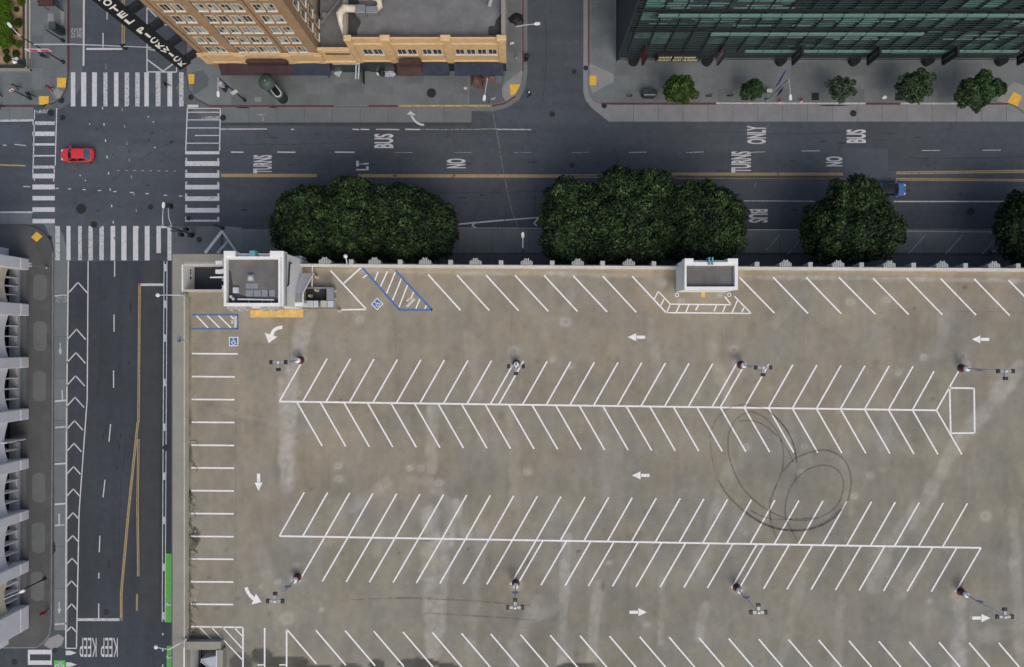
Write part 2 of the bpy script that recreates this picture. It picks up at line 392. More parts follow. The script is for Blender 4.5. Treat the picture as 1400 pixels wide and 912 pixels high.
kerb(pne, [(805, -330), (805, 90)], 'redkerb'); kerb(pne, [(805, 90), (805, 118), (807, 131), (813, 138), (822, 141.5)], 'kerb'); kerb(pne, [(822, 141.5), (979, 141.6)], 'redkerb')
kerb(pne, [(979, 141.6), (1183, 141.8)], 'whtkerb', .2); kerb(pne, [(1183, 141.8), (1231, 141.9)], 'redkerb'); kerb(pne, [(1231, 141.9), (1340, 142)], 'whtkerb', .2); kerb(pne, [(1340, 142), (1378, 142)], 'redkerb'); kerb(pne, [(1378, 142), (1392, 148), (1402, 156), (1410, 170)], 'kerb')
MB().poly(pxpoly([(798, -330), (805, -330), (805, 118), (807, 131), (813, 138), (822, 142.5), (834, 143), (834, 166), (818, 155), (801, 138), (797.5, 126)]), Z2).build('gutter', 'lanelight', road)
SWc = [(-330, 308), (30, 308), (46, 311), (60, 318), (69, 330), (73, 345), (73, 500), (71.5, 700), (71, 850), (68, 868), (60, 878), (50, 885), (-330, 885)]
psw = pavement('pavement', SWc, 'walkbrown', [(42, 70, 345, 870), (0, 42, 312, 350)], (14, 16))
kerb(psw, [(-330, 308), (30, 308), (46, 311), (60, 318), (69, 330), (73, 345)], 'dkerb'); kerb(psw, [(73, 345), (73, 500), (71.5, 700), (71, 850), (68, 868), (60, 878), (50, 885), (-330, 885)], 'kerb')
Sc = [(235, 309), (303, 309), (304, 330), (304, 346), (1800, 350), (1800, 380), (245, 380), (245, 1300), (235, 1300)]
psm = pavement('pavement', Sc, 'walkdark', [(306, 1400, 347.5, 361)], (26, 14))
MB().prism(pxpoly([(235, 370), (300, 370), (300, 1300), (235, 1300)]), -.04, KH-.004).build('pavement_slab_bed', 'walkdark', psm)
kerb(psm, [(235, 309), (303, 309), (304, 330), (304, 346), (1800, 350)], 'dkerb')
# ramps + tactile pads + inset oval strips
def pad(par, pts, mat='tactile', z0=KH, z1=KH+.02, name='tactile_pad'):
    return MB().prism(pxpoly(pts), z0, z1).build(name, mat, par)
def tactile(par, pts):
    o = pad(par, pts); w = pxpoly(pts); m = MB()
    for u in range(1, 8):
        for v in range(1, 8):
            a, b = u/8, v/8
            x = (1-a)*(1-b)*w[0][0]+a*(1-b)*w[1][0]+a*b*w[2][0]+(1-a)*b*w[3][0]; y = (1-a)*(1-b)*w[0][1]+a*(1-b)*w[1][1]+a*b*w[2][1]+(1-a)*b*w[3][1]
            m.cyl((x, y), .03, KH+.019, KH+.032, 5, .018)
    o2 = m.build('tactile_domes', 'tactile', par); o2['kind'] = 'stuff'
tactile(pnw, [(79, 107), (92.5, 107), (91, 120), (79, 120)]); tactile(pnw, [(54, 132), (67.5, 132), (67, 144.5), (54.5, 144.5)])
tactile(pnh, [(258, 102), (266.5, 102), (266, 115), (259, 115)]); tactile(pnh, [(697, 116), (711, 116), (706, 128), (698, 131)])
tactile(pne, [(805.5, 104), (815, 104), (815, 117), (805.8, 117)]); tactile(pne, [(1385, 126), (1396, 132), (1390, 147), (1376, 141)])
tactile(psw, [(51, 317), (59, 323.5), (51, 331), (43.5, 324.5)])
pad(pnw, [(68, 118), (79, 121), (88, 128), (80, 137)], 'ramp', name='kerb_ramp', z1=KH+.012)
pad(pnw, [(53, 120), (66, 119), (76, 137), (62, 143), (48, 132)], 'walkdark', name='kerb_ramp', z1=KH+.009)
pad(pnh, [(714, 96), (712, 118), (704, 131), (692, 140), (687, 132), (686, 121), (692, 113)], 'ramp', name='kerb_ramp', z1=KH+.012)
pad(pnh, [(642, 98), (692, 98), (686, 121), (687, 132), (692, 139), (672, 143), (642, 143)], 'walkdark', name='repaired_slab', z1=KH+.008)
pad(pnh, [(264, 100), (278, 96), (286, 108), (284, 118), (272, 127), (264, 130)], 'walkdark', name='kerb_ramp', z1=KH+.009)
pad(pne, [(806, 87), (839, 102), (839, 112), (810, 128), (807, 118)], 'ramp', name='kerb_ramp', z1=KH+.016)
pad(pne, [(1362, 138), (1385, 112), (1420, 125), (1420, 165), (1403, 155), (1392, 147)], 'ramp', name='kerb_ramp', z1=KH+.012)
def oval(x0, x1, y0, y1, n=8):
    r = (x1-x0)/2; c = (x0+x1)/2; pts = []
    for i in range(n+1): pts.append((c+r*cos(pi*i/n), y0+r*.6-r*.6*sin(pi*i/n)))
    for i in range(n+1): pts.append((c-r*cos(pi*i/n), y1-r*.6+r*.6*sin(pi*i/n)))
    return pts
for y0, y1, x in ((375, 411, 46.5), (439, 480, 46.5), (507, 549, 46), (646, 687, 45), (714, 756, 44.3), (781, 821, 43.5)):
    pad(psw, oval(x, x+18, y0, y1), 'strip', name='planting_strip_cover', z1=KH+.016)
pad(psw, [(60, 882), (66, 873), (80, 867), (88, 872), (84, 882), (72, 889)], 'ramp', z0=0, z1=.02, name='kerb_ramp')
# ------------------------------------------------------------------ street markings (flat paint)
def bar(x0, x1, y0, y1, mat='wpaint', name='crosswalk_bar', z=Z3):
    return MB().poly(pxpoly([(x0, y0), (x1, y0), (x1, y1), (x0, y1)]), z).build(name, mat, road)
def line(a, b, w=1.4, mat='wpaint', name='lane_line', z=Z3, par=None, lvl=0.0):
    return MB().stroke(XY(*a, lvl), XY(*b, lvl), w*(H-lvl)/K, z+lvl).build(name, mat, par or road)
for a, b, m in ((97, 103, 'wpaint'), (111, 118, 'wpaint'), (126, 132.5, 'wpaint'), (141.5, 147, 'wworn'), (156, 162, 'wpaint'), (170.5, 176.5, 'wworn'), (185, 191, 'wworn'), (197.5, 203.5, 'wpaint'), (213, 219.5, 'wworn'), (229, 235.5, 'wpaint'), (245, 251, 'wworn')): bar(a, b, 99, 145.5, m)
for a, b, m in ((75.7, 82, 'wworn'), (91, 96.5, 'wpaint'), (107, 112, 'wworn'), (121, 127, 'wworn'), (136, 142, 'wworn'), (151.3, 157.5, 'wpaint'), (166, 173, 'wpaint'), (182, 189, 'wpaint'), (198, 204.6, 'wpaint'), (214, 220, 'wpaint'), (229, 236, 'wpaint'), (244.5, 248, 'wpaint')): bar(a, b, 309, 356 if a != 214 else 346, m)
bar(220.2, 228.8, 308.5, 312); bar(236.2, 244.3, 308.5, 312)
for a, b, m in ((166, 171, 'wworn'), (180, 186, 'wpaint'), (196, 199, 'wpaint'), (212, 214, 'wpaint'), (226.5, 230.5, 'wworn'), (237.5, 244, 'wpaint'), (252.4, 259, 'wpaint'), (268, 274, 'wpaint'), (283.5, 289.7, 'wpaint'), (299.3, 305.4, 'wpaint')): bar(44.5, 75, a, b, m)
bar(49, 70, 150, 155, 'wfaint'); line((47.5, 150), (45.5, 226), 1.3); line((77.6, 148), (75.6, 226), 1.3); line((45, 231), (45, 237)); line((74.3, 231), (74.3, 237)); line((47, 244.3), (47, 247)); line((73.5, 244.3), (73.5, 248))
for a, b, m in ((206.8, 211, 'wpaint'), (220.4, 227, 'wpaint'), (236.8, 243, 'wpaint'), (252.8, 259, 'wpaint'), (268.6, 274.7, 'wpaint'), (284.4, 290.7, 'wpaint'), (300.6, 303, 'wworn')):
    bar(253.2, 300, a, b, m)
    if a > 215:
        bar(253.4, 256, a-4.5, a-.1, 'wworn'); bar(297, 299.8, a-4, a-.1, 'wworn')
line((256.3, 147), (254, 206), 1.5); line((301.3, 148), (300.3, 206), 1.5)
for y, x in ((148.2, 257), (153.5, 257), (164, 256), (175, 256), (185.3, 266.5), (195.8, 255)): line((x, y), (300.8, y), 1.2)
bar(256.5, 271, 143.2, 147, 'wpaint'); bar(272, 300, 159, 163, 'wfaint')
line((301.5, 176.6), (365, 176.4), 1.3)
for a, b in ((316, 333), (379, 404), (458, 485)): line((a, 208), (b, 208.2), 1.6)
for x in (540, 621, 703, 782, 860, 938, 1022): line((x, 208.6), (x+24, 208.6-(x-540)/480), .8, 'wworn' if x > 800 else 'wfaint')
for x in (1096, 1260, 1343): line((x, 206.5-(x-1096)*.004), (x+25, 206.3-(x-1096)*.004), 1.0, 'wworn')
for a, b, m in ((482, 491, 'wpaint'), (493, 505, 'wpaint'), (514, 546, 'wworn'), (554, 574, 'wpaint'), (575, 620, 'wfaint'), (622, 680, 'wfaint'), (657, 726, 'wworn'), (398, 402, 'wpaint')): line((a, 176.8), (b, 177.2), 1.5 if m != 'wfaint' else 1, m)
# double yellow centre line
for y, m in ((239.4, 'ypaint'), (242.4, 'ypaint')):
    line((302, y-1), (433, y-.8), 1.5, m); line((490, y-.6), (765, y-.2), 1.5, m); line((765, y-.2), (1153, y-.2 if y < 240 else y+1), 1.5, m)
line((302, 239.8), (433, 240), 1.4, 'ypaint', z=Z2); line((490, 240.3), (765, 240.7), 1.4, 'ypaint', z=Z2)
line((905, 237), (1152, 237), 1.6, 'ypaint'); line((905, 243.2), (1152, 243.8), 1.8, 'ypaint')
for y in (234.3, 236.6): line((1225, y+1), (1410, y-1.3), 1.5, 'ypaint')
for y in (244, 246): line((1225, y), (1410, y+1.6), 1.3, 'ypaint')
for x in range(160, 240, 11): line((x, 231.5+x*.01), (x+4, 231.5+x*.01), 1.0, 'ypaint')
line((-20, 225), (35, 226.5), 2.0, 'ypaint'); line((-20, 165.5), (48, 164.5), 3, 'wworn'); line((-20, 290), (45, 290.3), 2.4, 'wworn')
line((32, 255), (41, 255.3), 1.2); line((4, 198.5), (9, 198.5), 1.2); line((20, 197.5), (36, 199), 1.2, 'wworn')
for x, y in ((78, 257.6), (95, 258.4), (115, 259.3), (136, 260.6), (157, 262), (180, 263.3), (201, 264.8), (226, 267), (247, 268)): line((x-2, y), (x+2.5, y), 1.2)
for i in range(9): line((140+i*2.1, 146+i*22.3), (140.4+i*2.1, 149.5+i*22.3), 1.4)
for i in range(8): line((167+i*3.2, 148+i*23), (167.5+i*3.2, 152+i*23), 1.2, 'ypaint')
for x, y in ((109, 239), (116, 246), (202, 159), (209, 166), (122, 169), (211, 201), (390, 278)): line((x, y), (x+1.5, y+1.5), 1.2)
# eastbound lane lines
line((1017, 274.7), (1103, 275), 1.1, 'wworn'); line((1103, 275), (1114, 275.2), 1.2); line((1222, 275.5), (1382, 275.5), 1.7)
line((1020, 314), (1100, 314.5), 1.0); line((1225, 316), (1410, 317.5), 1.2, 'wworn')
line((622, 307), (689, 301), 2); line((690, 301), (736, 297.5), 1.6); line((650, 305), (645, 308.5), 1.5); line((645, 308.5), (652, 312), 1.5)
line((738, 296.5), (730, 305), 2); line((730, 305), (734, 309), 2); line((623, 311.8), (740, 312), 1, 'wworn')
for x in (1100, 1265, 1316, 1366): line((x, 321), (x-23, 347), 1.1, 'wworn')
line((1066, 321), (1048, 342), 1.1, 'wworn')
line((301, 346), (283, 345), 1, 'wworn')
# hatched corner triangle
line((304.5, 316), (281, 346), 4, 'wpaint', 'corner_hatch', KH+.03); line((312, 330), (298, 346), 3.6, 'wworn', 'corner_hatch', KH+.03); line((304, 316), (325, 346), 3, 'wpaint', 'corner_hatch', KH+.034)
# north arm of the cross street
line((115, -30), (114.3, 90), 2.4); line((146.5, 5), (146.5, 27), 1.2); line((141, 45), (141, 65), 1.4); line((145, 87), (145, 95), .8, 'wfaint')
for x in (167.6, 170.4): line((x, -30), (x-.6, 64), 1.4, 'ypaint')
bar(118, 167, 65.6, 68.3, 'wpaint', 'stop_line'); line((201, 10), (201, 98), 1.4); line((201, 98.3), (241.5, 98.6), 1.5); line((241.5, 98), (241.5, 86), 1.4)
line((202, 82), (223, 97.5), 1.7); line((223, 97.5), (238, 86.5), 1.7); line((202, 11), (214, 23), 1.6); line((225, 34), (228, 34), 1.5); line((228, 31), (228, 35), 1.2); line((203, 67), (213, 69), 2, 'wworn')
# south arm
line((93.6, 357), (91, 580), 1.7); line((91, 580), (90, 886), 1.8); line((120.6, 357), (119.3, 545), 1.5); line((119.3, 545), (108.2, 700), 1.5); line((108.2, 700), (104.6, 886), 1.5); line((89.5, 886.3), (105, 886.3), 1.4)
for t, ty, hw in ((106.8, 386, 12.5), (104.8, 450, 12.5), (104, 482, 12.8), (103.5, 513.6, 12.6), (102.7, 543, 12.3), (102, 575, 11.3), (101.3, 606, 10.2), (100.7, 637.7, 9.3), (100.3, 668.4, 8.6), (100, 700.7, 7.9), (99.6, 732, 7.6), (98.7, 763, 7.4), (98, 794, 7.3), (98, 825.5, 7.2), (97.6, 856.4, 7)):
    line((t+.4, ty-.4), (t-hw, ty+hw*1.12), 1.6, name='chevron_mark'); line((t-.4, ty-.4), (t+hw, ty+hw*1.15), 1.6, name='chevron_mark')
for a, b in (((156.8, 357), (156.8, 378.5)), ((156, 430), (156, 453.5)), ((155.4, 506.6), (155.3, 530)), ((151.3, 580), (149, 604)), ((143.6, 656), (141, 680)), ((136.7, 732.5), (135.7, 755)), ((135.3, 783), (135.1, 791)), ((135, 825), (135, 846))): line(a, b, 1.4)
bar(105.7, 167, 845.2, 849, 'wworn', 'stop_line'); bar(192, 224, 387.6, 391, 'wpaint', 'stop_line')
for d in (-1, 1):
    line((190.9+d, 388), (189.4+d, 578), 1.3, 'ypaint'); line((188.6+d, 577), (175.6+d, 700), 1.4, 'ypaint'); line((175.6+d, 700), (165.8+d, 812), 1.4, 'ypaint'); line((165.8+d, 812), (165.8+d, 849), 1.4, 'ypaint')
    line((189.4+d, 600), (188+d, 700), 1.1, 'ypaint'); line((188.3+d, 700), (189.2+d, 788), 1.2, 'ypaint'); line((187.5+d*.7, 812), (187+d*.7, 835), 1.0, 'ypaint')
for x, q in ((224.4, 'wpaint'), (228.4, 'wpaint')): line((x, 357), (x-2.6, 850), 1.1, q)
for y in (366, 416, 462, 523, 584, 651, 711.6, 775.5, 842): line((226.2-(y-357)*.0053, y-5), (226.2-(y-357)*.0053, y+5), 2.6, 'wpaint')
MB().poly(pxpoly([(226.4, 757), (234.6, 757), (234.6, 851), (226, 851)]), Z2).build('green_lane', 'green', road); MB().poly(pxpoly([(228, 883), (234.6, 883), (234.6, 960), (228, 960)]), Z2).build('green_lane', 'green', road)
for y in (867, 889, 910): line((222.6, y-1.5), (222.6, y+1.5), 2)
for y, m, x in ((404, 'wworn', 92), (548, 'wpaint', 90), (584, 'wworn', 91), (634, 'wpaint', 90), (689, 'wpaint', 90), (718, 'wworn', 88), (853, 'wworn', 91)): line((75, y+.6), (x, y-.6), 2.2, m)
line((85, 533), (85.5, 547), 1.8, 'wworn'); line((81, 702), (81, 717), 2, 'wworn')
def arrow_px(pts, mat, name, par, lvl, z=Z3): return MB().poly([XY(a, b, lvl) for a, b in pts], lvl+z).build(name, mat, par)
for x, y in ((82.5, 478), (81, 832)): line((x, y-9), (x, y), 1.3, 'wworn'); arrow_px([(x-2.5, y), (x+2.5, y), (x, y+8)], 'wworn', 'lane_arrow', road, 0)
def bike(x, y, s, mat='wworn', par=None):
    m = MB()
    for cx in (-.55*s, .55*s): m.ribbon([XY(x+cx+.42*s*cos(t/8*pi), y+.42*s*sin(t/8*pi)) for t in range(17)], .12, Z3)
    for a, b in (((-.55, 0), (-.2, -.7)), ((-.2, -.7), (.4, -.7)), ((.55, 0), (.35, -.95)), ((-.2, -.7), (0, 0)), ((0, 0), (.4, -.7))): m.stroke(XY(x+a[0]*s, y+a[1]*s), XY(x+b[0]*s, y+b[1]*s), .1, Z3)
    return m.build('bicycle_symbol', mat, par or road)
bike(84, 410, 7, 'wfaint'); bike(232, 826, 4, 'wpaint'); bike(232, 898, 4, 'wpaint')
bar(38.2, 71, 888.3, 894.5, 'wpaint'); bar(38.2, 71, 903, 909, 'wpaint'); bar(38.2, 41, 894.5, 903, 'wpaint'); bar(69.4, 71, 894.5, 903, 'wpaint')
arrow_px([(90, 889.5), (96, 889.5), (105, 892.6), (96, 895.6), (90, 895.6)], 'wpaint', 'lane_arrow', road, 0); arrow_px([(90, 905.5), (96, 905.5), (105, 908.6), (96, 911.6), (90, 911.6)], 'wpaint', 'lane_arrow', road, 0)
MB().poly(pxpoly([(74, 903), (89, 903), (89, 930), (74, 930)]), Z2).build('green_lane', 'green', road); bike(81.5, 911, 6, 'wpaint')
# curved turn arrow outside the shops
def ribpx(pts, w, z, mat, name, par, lvl=0):
    return MB().ribbon([XY(a, b, lvl) for a, b in pts], w*(H-lvl)/K, lvl+z).build(name, mat, par)
def bez(p0, p1, p2, n=10): return [((1-t)**2*p0[0]+2*t*(1-t)*p1[0]+t*t*p2[0], (1-t)**2*p0[1]+2*t*(1-t)*p1[1]+t*t*p2[1]) for t in [i/n for i in range(n+1)]]
ribpx(bez((580, 170.8), (569, 171), (562.5, 158)), 2.8, Z3, 'wpaint', 'turn_arrow', road); arrow_px([(556, 156.5), (561, 152), (569, 157.5)], 'wpaint', 'turn_arrow', road, 0)
ribpx([(352, 156), (357, 157), (364, 157), (359, 160), (360, 165)], 2, Z3, 'wfaint', 'turn_arrow', road)
for a, b in (((672, 147), (682, 195)), ((682, 195), (688, 233)), ((688, 233), (700, 290)), ((700, 290), (709, 312)), ((1052, 168), (1046, 182)), ((1034, 248), (1031, 258))): line(a, b, .5, 'wfaint', 'wire_line')  # overhead wires, drawn as faint paint lines on the road
# lettering
def text_mesh(s, w, h, bold=.02, space=1.0):
    cu = bpy.data.curves.new('t', 'FONT'); cu.body = s; cu.size = 1; cu.offset = bold; cu.space_character = space; cu.resolution_u = 3; cu.fill_mode = 'FRONT'
    ob = bpy.data.objects.new('t', cu); COL.objects.link(ob); bpy.context.view_layer.update()
    me = bpy.data.meshes.new_from_object(ob.evaluated_get(bpy.context.evaluated_depsgraph_get())); COL.objects.unlink(ob)
    bpy.data.objects.remove(ob)
    co = np.array([v.co[:] for v in me.vertices]); mn, mx = co.min(0), co.max(0); c = (mn+mx)/2
    for v in me.vertices:
        v.co.x = (v.co.x-c[0])*w/(mx[0]-mn[0]); v.co.y = (v.co.y-c[1])*h/(mx[1]-mn[1]); v.co.z = 0
    me.materials.clear(); return me
def roadtext(s, x0, x1, y0, y1, rot, mat='wpaint', name='road_lettering', par=None, lvl=0.0, z=Z3, bold=.03):
    k_ = (H-lvl)/K; w = (x1-x0)*k_; h = (y1-y0)*k_
    if rot in (90, -90): w, h = h, w
    me = text_mesh(s, w, h, bold); me.materials.append(M[mat]); me.name = name
    o = link(name, me, par or road); p = P((x0+x1)/2, (y0+y1)/2, lvl); o.location = (p[0], p[1], lvl+z); o.rotation_euler = (0, 0, R(rot)); return o
roadtext('TURNS', 999.5, 1027, 207, 236, 90); roadtext('ONLY', 1021, 1047.5, 172, 197, 90); roadtext('BUS', 1157, 1184, 177, 195.5, 90); roadtext('NO', 1129, 1152, 214, 227.5, 90)
roadtext('BUS', 511.5, 538, 183, 202.5, 90); roadtext('NO', 610.5, 637, 217, 230, 90); roadtext('TURNS', 346, 372, 212, 237, 90); roadtext('LT', 487, 504, 220, 233, 90)
roadtext('BUS', 1023.5, 1050, 286, 304.5, -90); roadtext('KEEP', 109, 132, 872, 898, 180, bold=0); roadtext('KEEP', 138, 161, 872, 898, 180, bold=0); roadtext('BUS', 97, 112, 38, 52, 180, 'wfaint', bold=.05)
# manhole covers
def manhole(x, y, r, par=None, z=Z3, rim='lane'):
    c = XY(x, y); s = r*GS
    MB().cyl(c, s*1.15, z-.012, z+.001, 20).build('manhole_ring', 'asphD', par or road); m = MB().cyl(c, s, z, z+.006, 20)
    for a in range(-2, 3): m.box(c[0]-s*.6, c[0]+s*.6, c[1]+a*s*.3-.03, c[1]+a*s*.3+.03, z+.005, z+.012)
    m.build('manhole_cover', 'iron', par or road)
for x, y, r in ((84, 137, 4), (69.5, 154.5, 4.4), (86, 161, 3.6), (128.5, 307, 4.3), (206, 283, 3.6), (111, 285.5, 6.5), (785, 98, 3.2), (755, 156, 3.6), (1327, 289, 5), (826, 144.5, 3.4), (801, 93, 3), (227, 612, 4), (145.5, 837, 4), (67.5, 325.5, 3.4), (261, 133, 3.6), (305, 161, 3.8), (75, 889, 3.6), (20, 905, 4.2), (258, 298, 3.2), (782, 226, 3.5)): manhole(x, y, r)
manhole(590, 127.5, 5.8, pnh, KH+.012); manhole(1166.5, 155, 4, None, .02); manhole(718.5, 81, 3.4); manhole(273, 328, 3.4, psm, KH+.03)
k = NT('oil_drip', .6); k.base((.022, .024, .027)); k.l(k.ramp(k.noise(2.5, 6, .7), .3, .7, .1, .6), k.b.inputs['Alpha']); M['drip'] = k.m
g_ = random.Random(33)
for i in range(70):
    if i < 42: x_, y_ = g_.uniform(300, 1390), g_.choice((185, 192, 222, 228, 262, 268, 290))+g_.uniform(-4, 4); rx_, ry_ = g_.uniform(1, 9), g_.uniform(.5, 1.3)
    elif i < 56: x_, y_ = g_.uniform(125, 185), g_.uniform(370, 840); rx_, ry_ = g_.uniform(.6, 1.4), g_.uniform(1, 7)
    else: x_, y_ = g_.uniform(90, 240), g_.uniform(160, 300); rx_, ry_ = g_.uniform(1, 3), g_.uniform(1, 3)
    MB().poly(pxpoly([(x_+rx_*cos(t*pi/5)*g_.uniform(.8, 1.2), y_+ry_*sin(t*pi/5)*g_.uniform(.8, 1.2)) for t in range(10)]), .014).build('oil_drip', 'drip', road)
for pts in (((330, 196), (420, 199), (470, 195)), ((720, 170), (735, 230), (730, 300)), ((960, 180), (1090, 184), (1150, 181)), ((150, 250), (200, 205), (250, 190)), ((540, 262), (620, 266), (735, 262)), ((1240, 215), (1330, 219), (1400, 214)), ((137, 380), (140, 470), (134, 540)), ((172, 600), (160, 700), (163, 780)), ((745, 20), (750, 80), (742, 140))):
    MB().ribbon(pxpoly([(a+g_.uniform(-1, 1), b+g_.uniform(-1, 1)) for a, b in bez(*pts)]), .07, .013).build('sealed_crack', 'drip', road)
# stains on the asphalt/pavement
def blob(cx, cy, rx, ry, n=18, j=.2, seed=0):
    r_ = random.Random(seed+int(cx*7+cy)); return [(cx+rx*cos(2*pi*i/n)*(1+r_.uniform(-j, j)), cy+ry*sin(2*pi*i/n)*(1+r_.uniform(-j, j))) for i in range(n)]
k = NT('dark_stain', .6); k.base((.02, .021, .02)); k.l(k.ramp(k.noise(1.5, 6, .7), .3, .7, .45, .95), k.b.inputs['Alpha']); M['stain'] = k.m
for a in ((332, 147.3, 10, 1), (374, 147, 6, .8), (74, 749, 2.2, 8), (1140, 144.3, 19, 1)): MB().poly(pxpoly(blob(*a)), Z3+.004).build('oil_stain', 'stain', road)

# ================================================================== PARKING GARAGE
gar = tag(empty('parking_garage', P(820, 640)), 'large concrete parking garage with an empty roof deck of white stall lines', 'parking garage')
GO = gar.location.copy()
def G(mb, name, mat, par=None, **kw): return mb.build(name, mat, par or gar, off=tuple(GO), **kw)
DX0, DX1, DY1, DY0 = -37.6, 84.0, 8.12, -52.0
# map of wear plus painted mast-base shadows over the deck, 0.22 m grid
def deckmesh():
    nx = 480; ny = 250
    xs = np.linspace(DX0, DX1, nx+1); ys = np.linspace(DY0, DY1+.02, ny+1)
    X, Y = np.meshgrid(xs, ys)
    px = X/DS+CX; py = CY-Y/DS
    base = np.array([.262, .234, .176]); gray = np.array([.208, .198, .158])
    g = 1/(1+np.exp(-((py-640)/120+(px-760)/420)))
    C = base[None, None]*(1-g[..., None])+gray[None, None]*g[..., None]
    def vn(sc, sx=1, sy=1, seed=0):
        r_ = np.random.default_rng(seed); n = 256; g_ = r_.random((n, n))
        u = (px*sx/sc) % n; v = (py*sy/sc) % n; i = u.astype(int); j = v.astype(int); fu = u-i; fv = v-j
        fu = fu*fu*(3-2*fu); fv = fv*fv*(3-2*fv); i1 = (i+1) % n; j1 = (j+1) % n; i %= n; j %= n
        return (g_[j, i]*(1-fu)+g_[j, i1]*fu)*(1-fv)+(g_[j1, i]*(1-fu)+g_[j1, i1]*fu)*fv
    L = 1+.16*(vn(60, seed=1)-.5)+.18*(vn(24, seed=2)-.5)+.12*(vn(10, 1.6, .5, seed=3)-.5)+.10*(vn(7, 1.1, .9, seed=4)-.5)+.07*(vn(30, 1.5, .25, seed=14)-.5)
    L *= 1+.018*np.sin(px/32.3*2*np.pi)
    Wt = np.zeros_like(px); Dk = np.zeros_like(px)
    nz = vn(14, seed=5); nz2 = vn(6, seed=6); nz3 = vn(3, seed=12)
    def seg(pts, w, amp, dark=False):
        best = np.full_like(px, 1e9)
        for (a, b), (c, d) in zip(pts[:-1], pts[1:]):
            vx, vy = c-a, d-b; t = np.clip(((px-a)*vx+(py-b)*vy)/(vx*vx+vy*vy+1e-6), 0, 1)
            best = np.minimum(best, np.hypot(px-a-t*vx, py-b-t*vy))
        e = np.clip((w*(.75+.5*nz)-best)/(w*.45)+.3*(nz2-.5), 0, 1)*amp*1.15*(.3+.6*nz2+.5*nz3)*(.55+.8*nz)
        if dark: np.maximum(Dk, e, out=Dk)
        else: np.maximum(Wt, e, out=Wt)
    for p, w, a in (([(425, 432), (408, 468), (395, 545), (392, 665)], 12, .5), ([(415, 445), (402, 500)], 14, .4), ([(385, 520), (388, 600)], 7, .45),
        ([(592, 560), (590, 640)], 9, .3), ([(588, 700), (588, 800), (594, 890)], 15, .42), ([(625, 690), (608, 755), (602, 860)], 9, .45), ([(520, 720), (515, 760)], 7, .25),
        ([(775, 735), (772, 800), (768, 912)], 8, .4), ([(735, 820), (705, 880), (706, 912)], 11, .3), ([(760, 830), (725, 848)], 9, .25), ([(560, 655), (590, 660), (640, 730)], 8, .25),
        ([(820, 800), (812, 860), (808, 912)], 9, .35), ([(905, 790), (903, 880)], 5, .35), ([(965, 830), (958, 870)], 9, .35), ([(1395, 500), (1340, 570), (1300, 620), (1270, 680)], 13, .42),
        ([(1270, 680), (1215, 745), (1195, 800)], 13, .3), ([(1000, 640), (975, 720), (950, 790)], 12, .25), ([(1310, 810), (1312, 912)], 12, .4), ([(1385, 700), (1395, 900)], 9, .3), ([(1260, 770), (1220, 830)], 10, .2),
        ([(700, 560), (705, 690)], 10, .22), ([(825, 560), (830, 690)], 9, .18), ([(970, 470), (1000, 560)], 9, .25), ([(888, 440), (900, 520)], 8, .2), ([(1290, 430), (1287, 480)], 10, .25),
        ([(1215, 450), (1210, 640)], 8, .15), ([(640, 460), (652, 540)], 10, .2), ([(450, 740), (470, 700), (530, 660)], 10, .25), ([(350, 740), (370, 800), (390, 900)], 12, .2), ([(1150, 560), (1160, 700)], 8, .18),
        ([(470, 371), (700, 374), (905, 377)], 3.2, .42), ([(1010, 378), (1400, 384)], 3.5, .5), ([(895, 380), (905, 388)], 8, .5), ([(262, 400), (262, 912)], 4, .2), ([(1100, 400), (1060, 440)], 9, .2), ([(780, 400), (770, 440)], 7, .2),
        ([(1100, 780), (1065, 912)], 9, .22), ([(660, 720), (640, 912)], 8, .2), ([(1345, 870), (1400, 860)], 12, .2), ([(1150, 820), (1145, 912)], 8, .2), ([(300, 560), (420, 590)], 4, .15), ([(1180, 590), (1260, 620)], 10, .15)): seg(p, w, a)
    for cx, cy, r in ((492, 437, 7), (773, 440, 9), (703, 480, 9), (755, 492, 5), (781, 502, 4), (1003, 478, 8), (1163, 413, 7), (1212, 411, 6), (1263, 489, 6), (1316, 487, 8), (1228, 510, 5), (407, 537, 6), (391, 639, 6), (575, 791, 4), (1020, 612, 6), (1168, 678, 6), (1270, 822, 5), (405, 773, 5), (380, 796, 5), (358, 803, 4), (392, 846, 12), (440, 834, 4), (462, 637, 6), (463, 655, 6), (575, 640, 6), (721, 645, 6), (833, 770, 4), (884, 854, 5), (1100, 610, 4), (1095, 645, 5), (600, 660, 7), (931, 412, 5), (985, 402, 5), (1347, 706, 9), (1190, 650, 6), (560, 640, 5), (1310, 815, 9), (1010, 806, 9), (706, 800, 10), (405, 792, 9), (1318, 500, 10), (1010, 498, 9)):
        d = np.hypot(px-cx, (py-cy)*1.2); e = np.exp(-((d-r*.65)/(r*.32))**2)*.42+np.exp(-(d/(r*1.2))**2)*.22; np.maximum(Wt, e*(.7+.6*nz2), out=Wt)
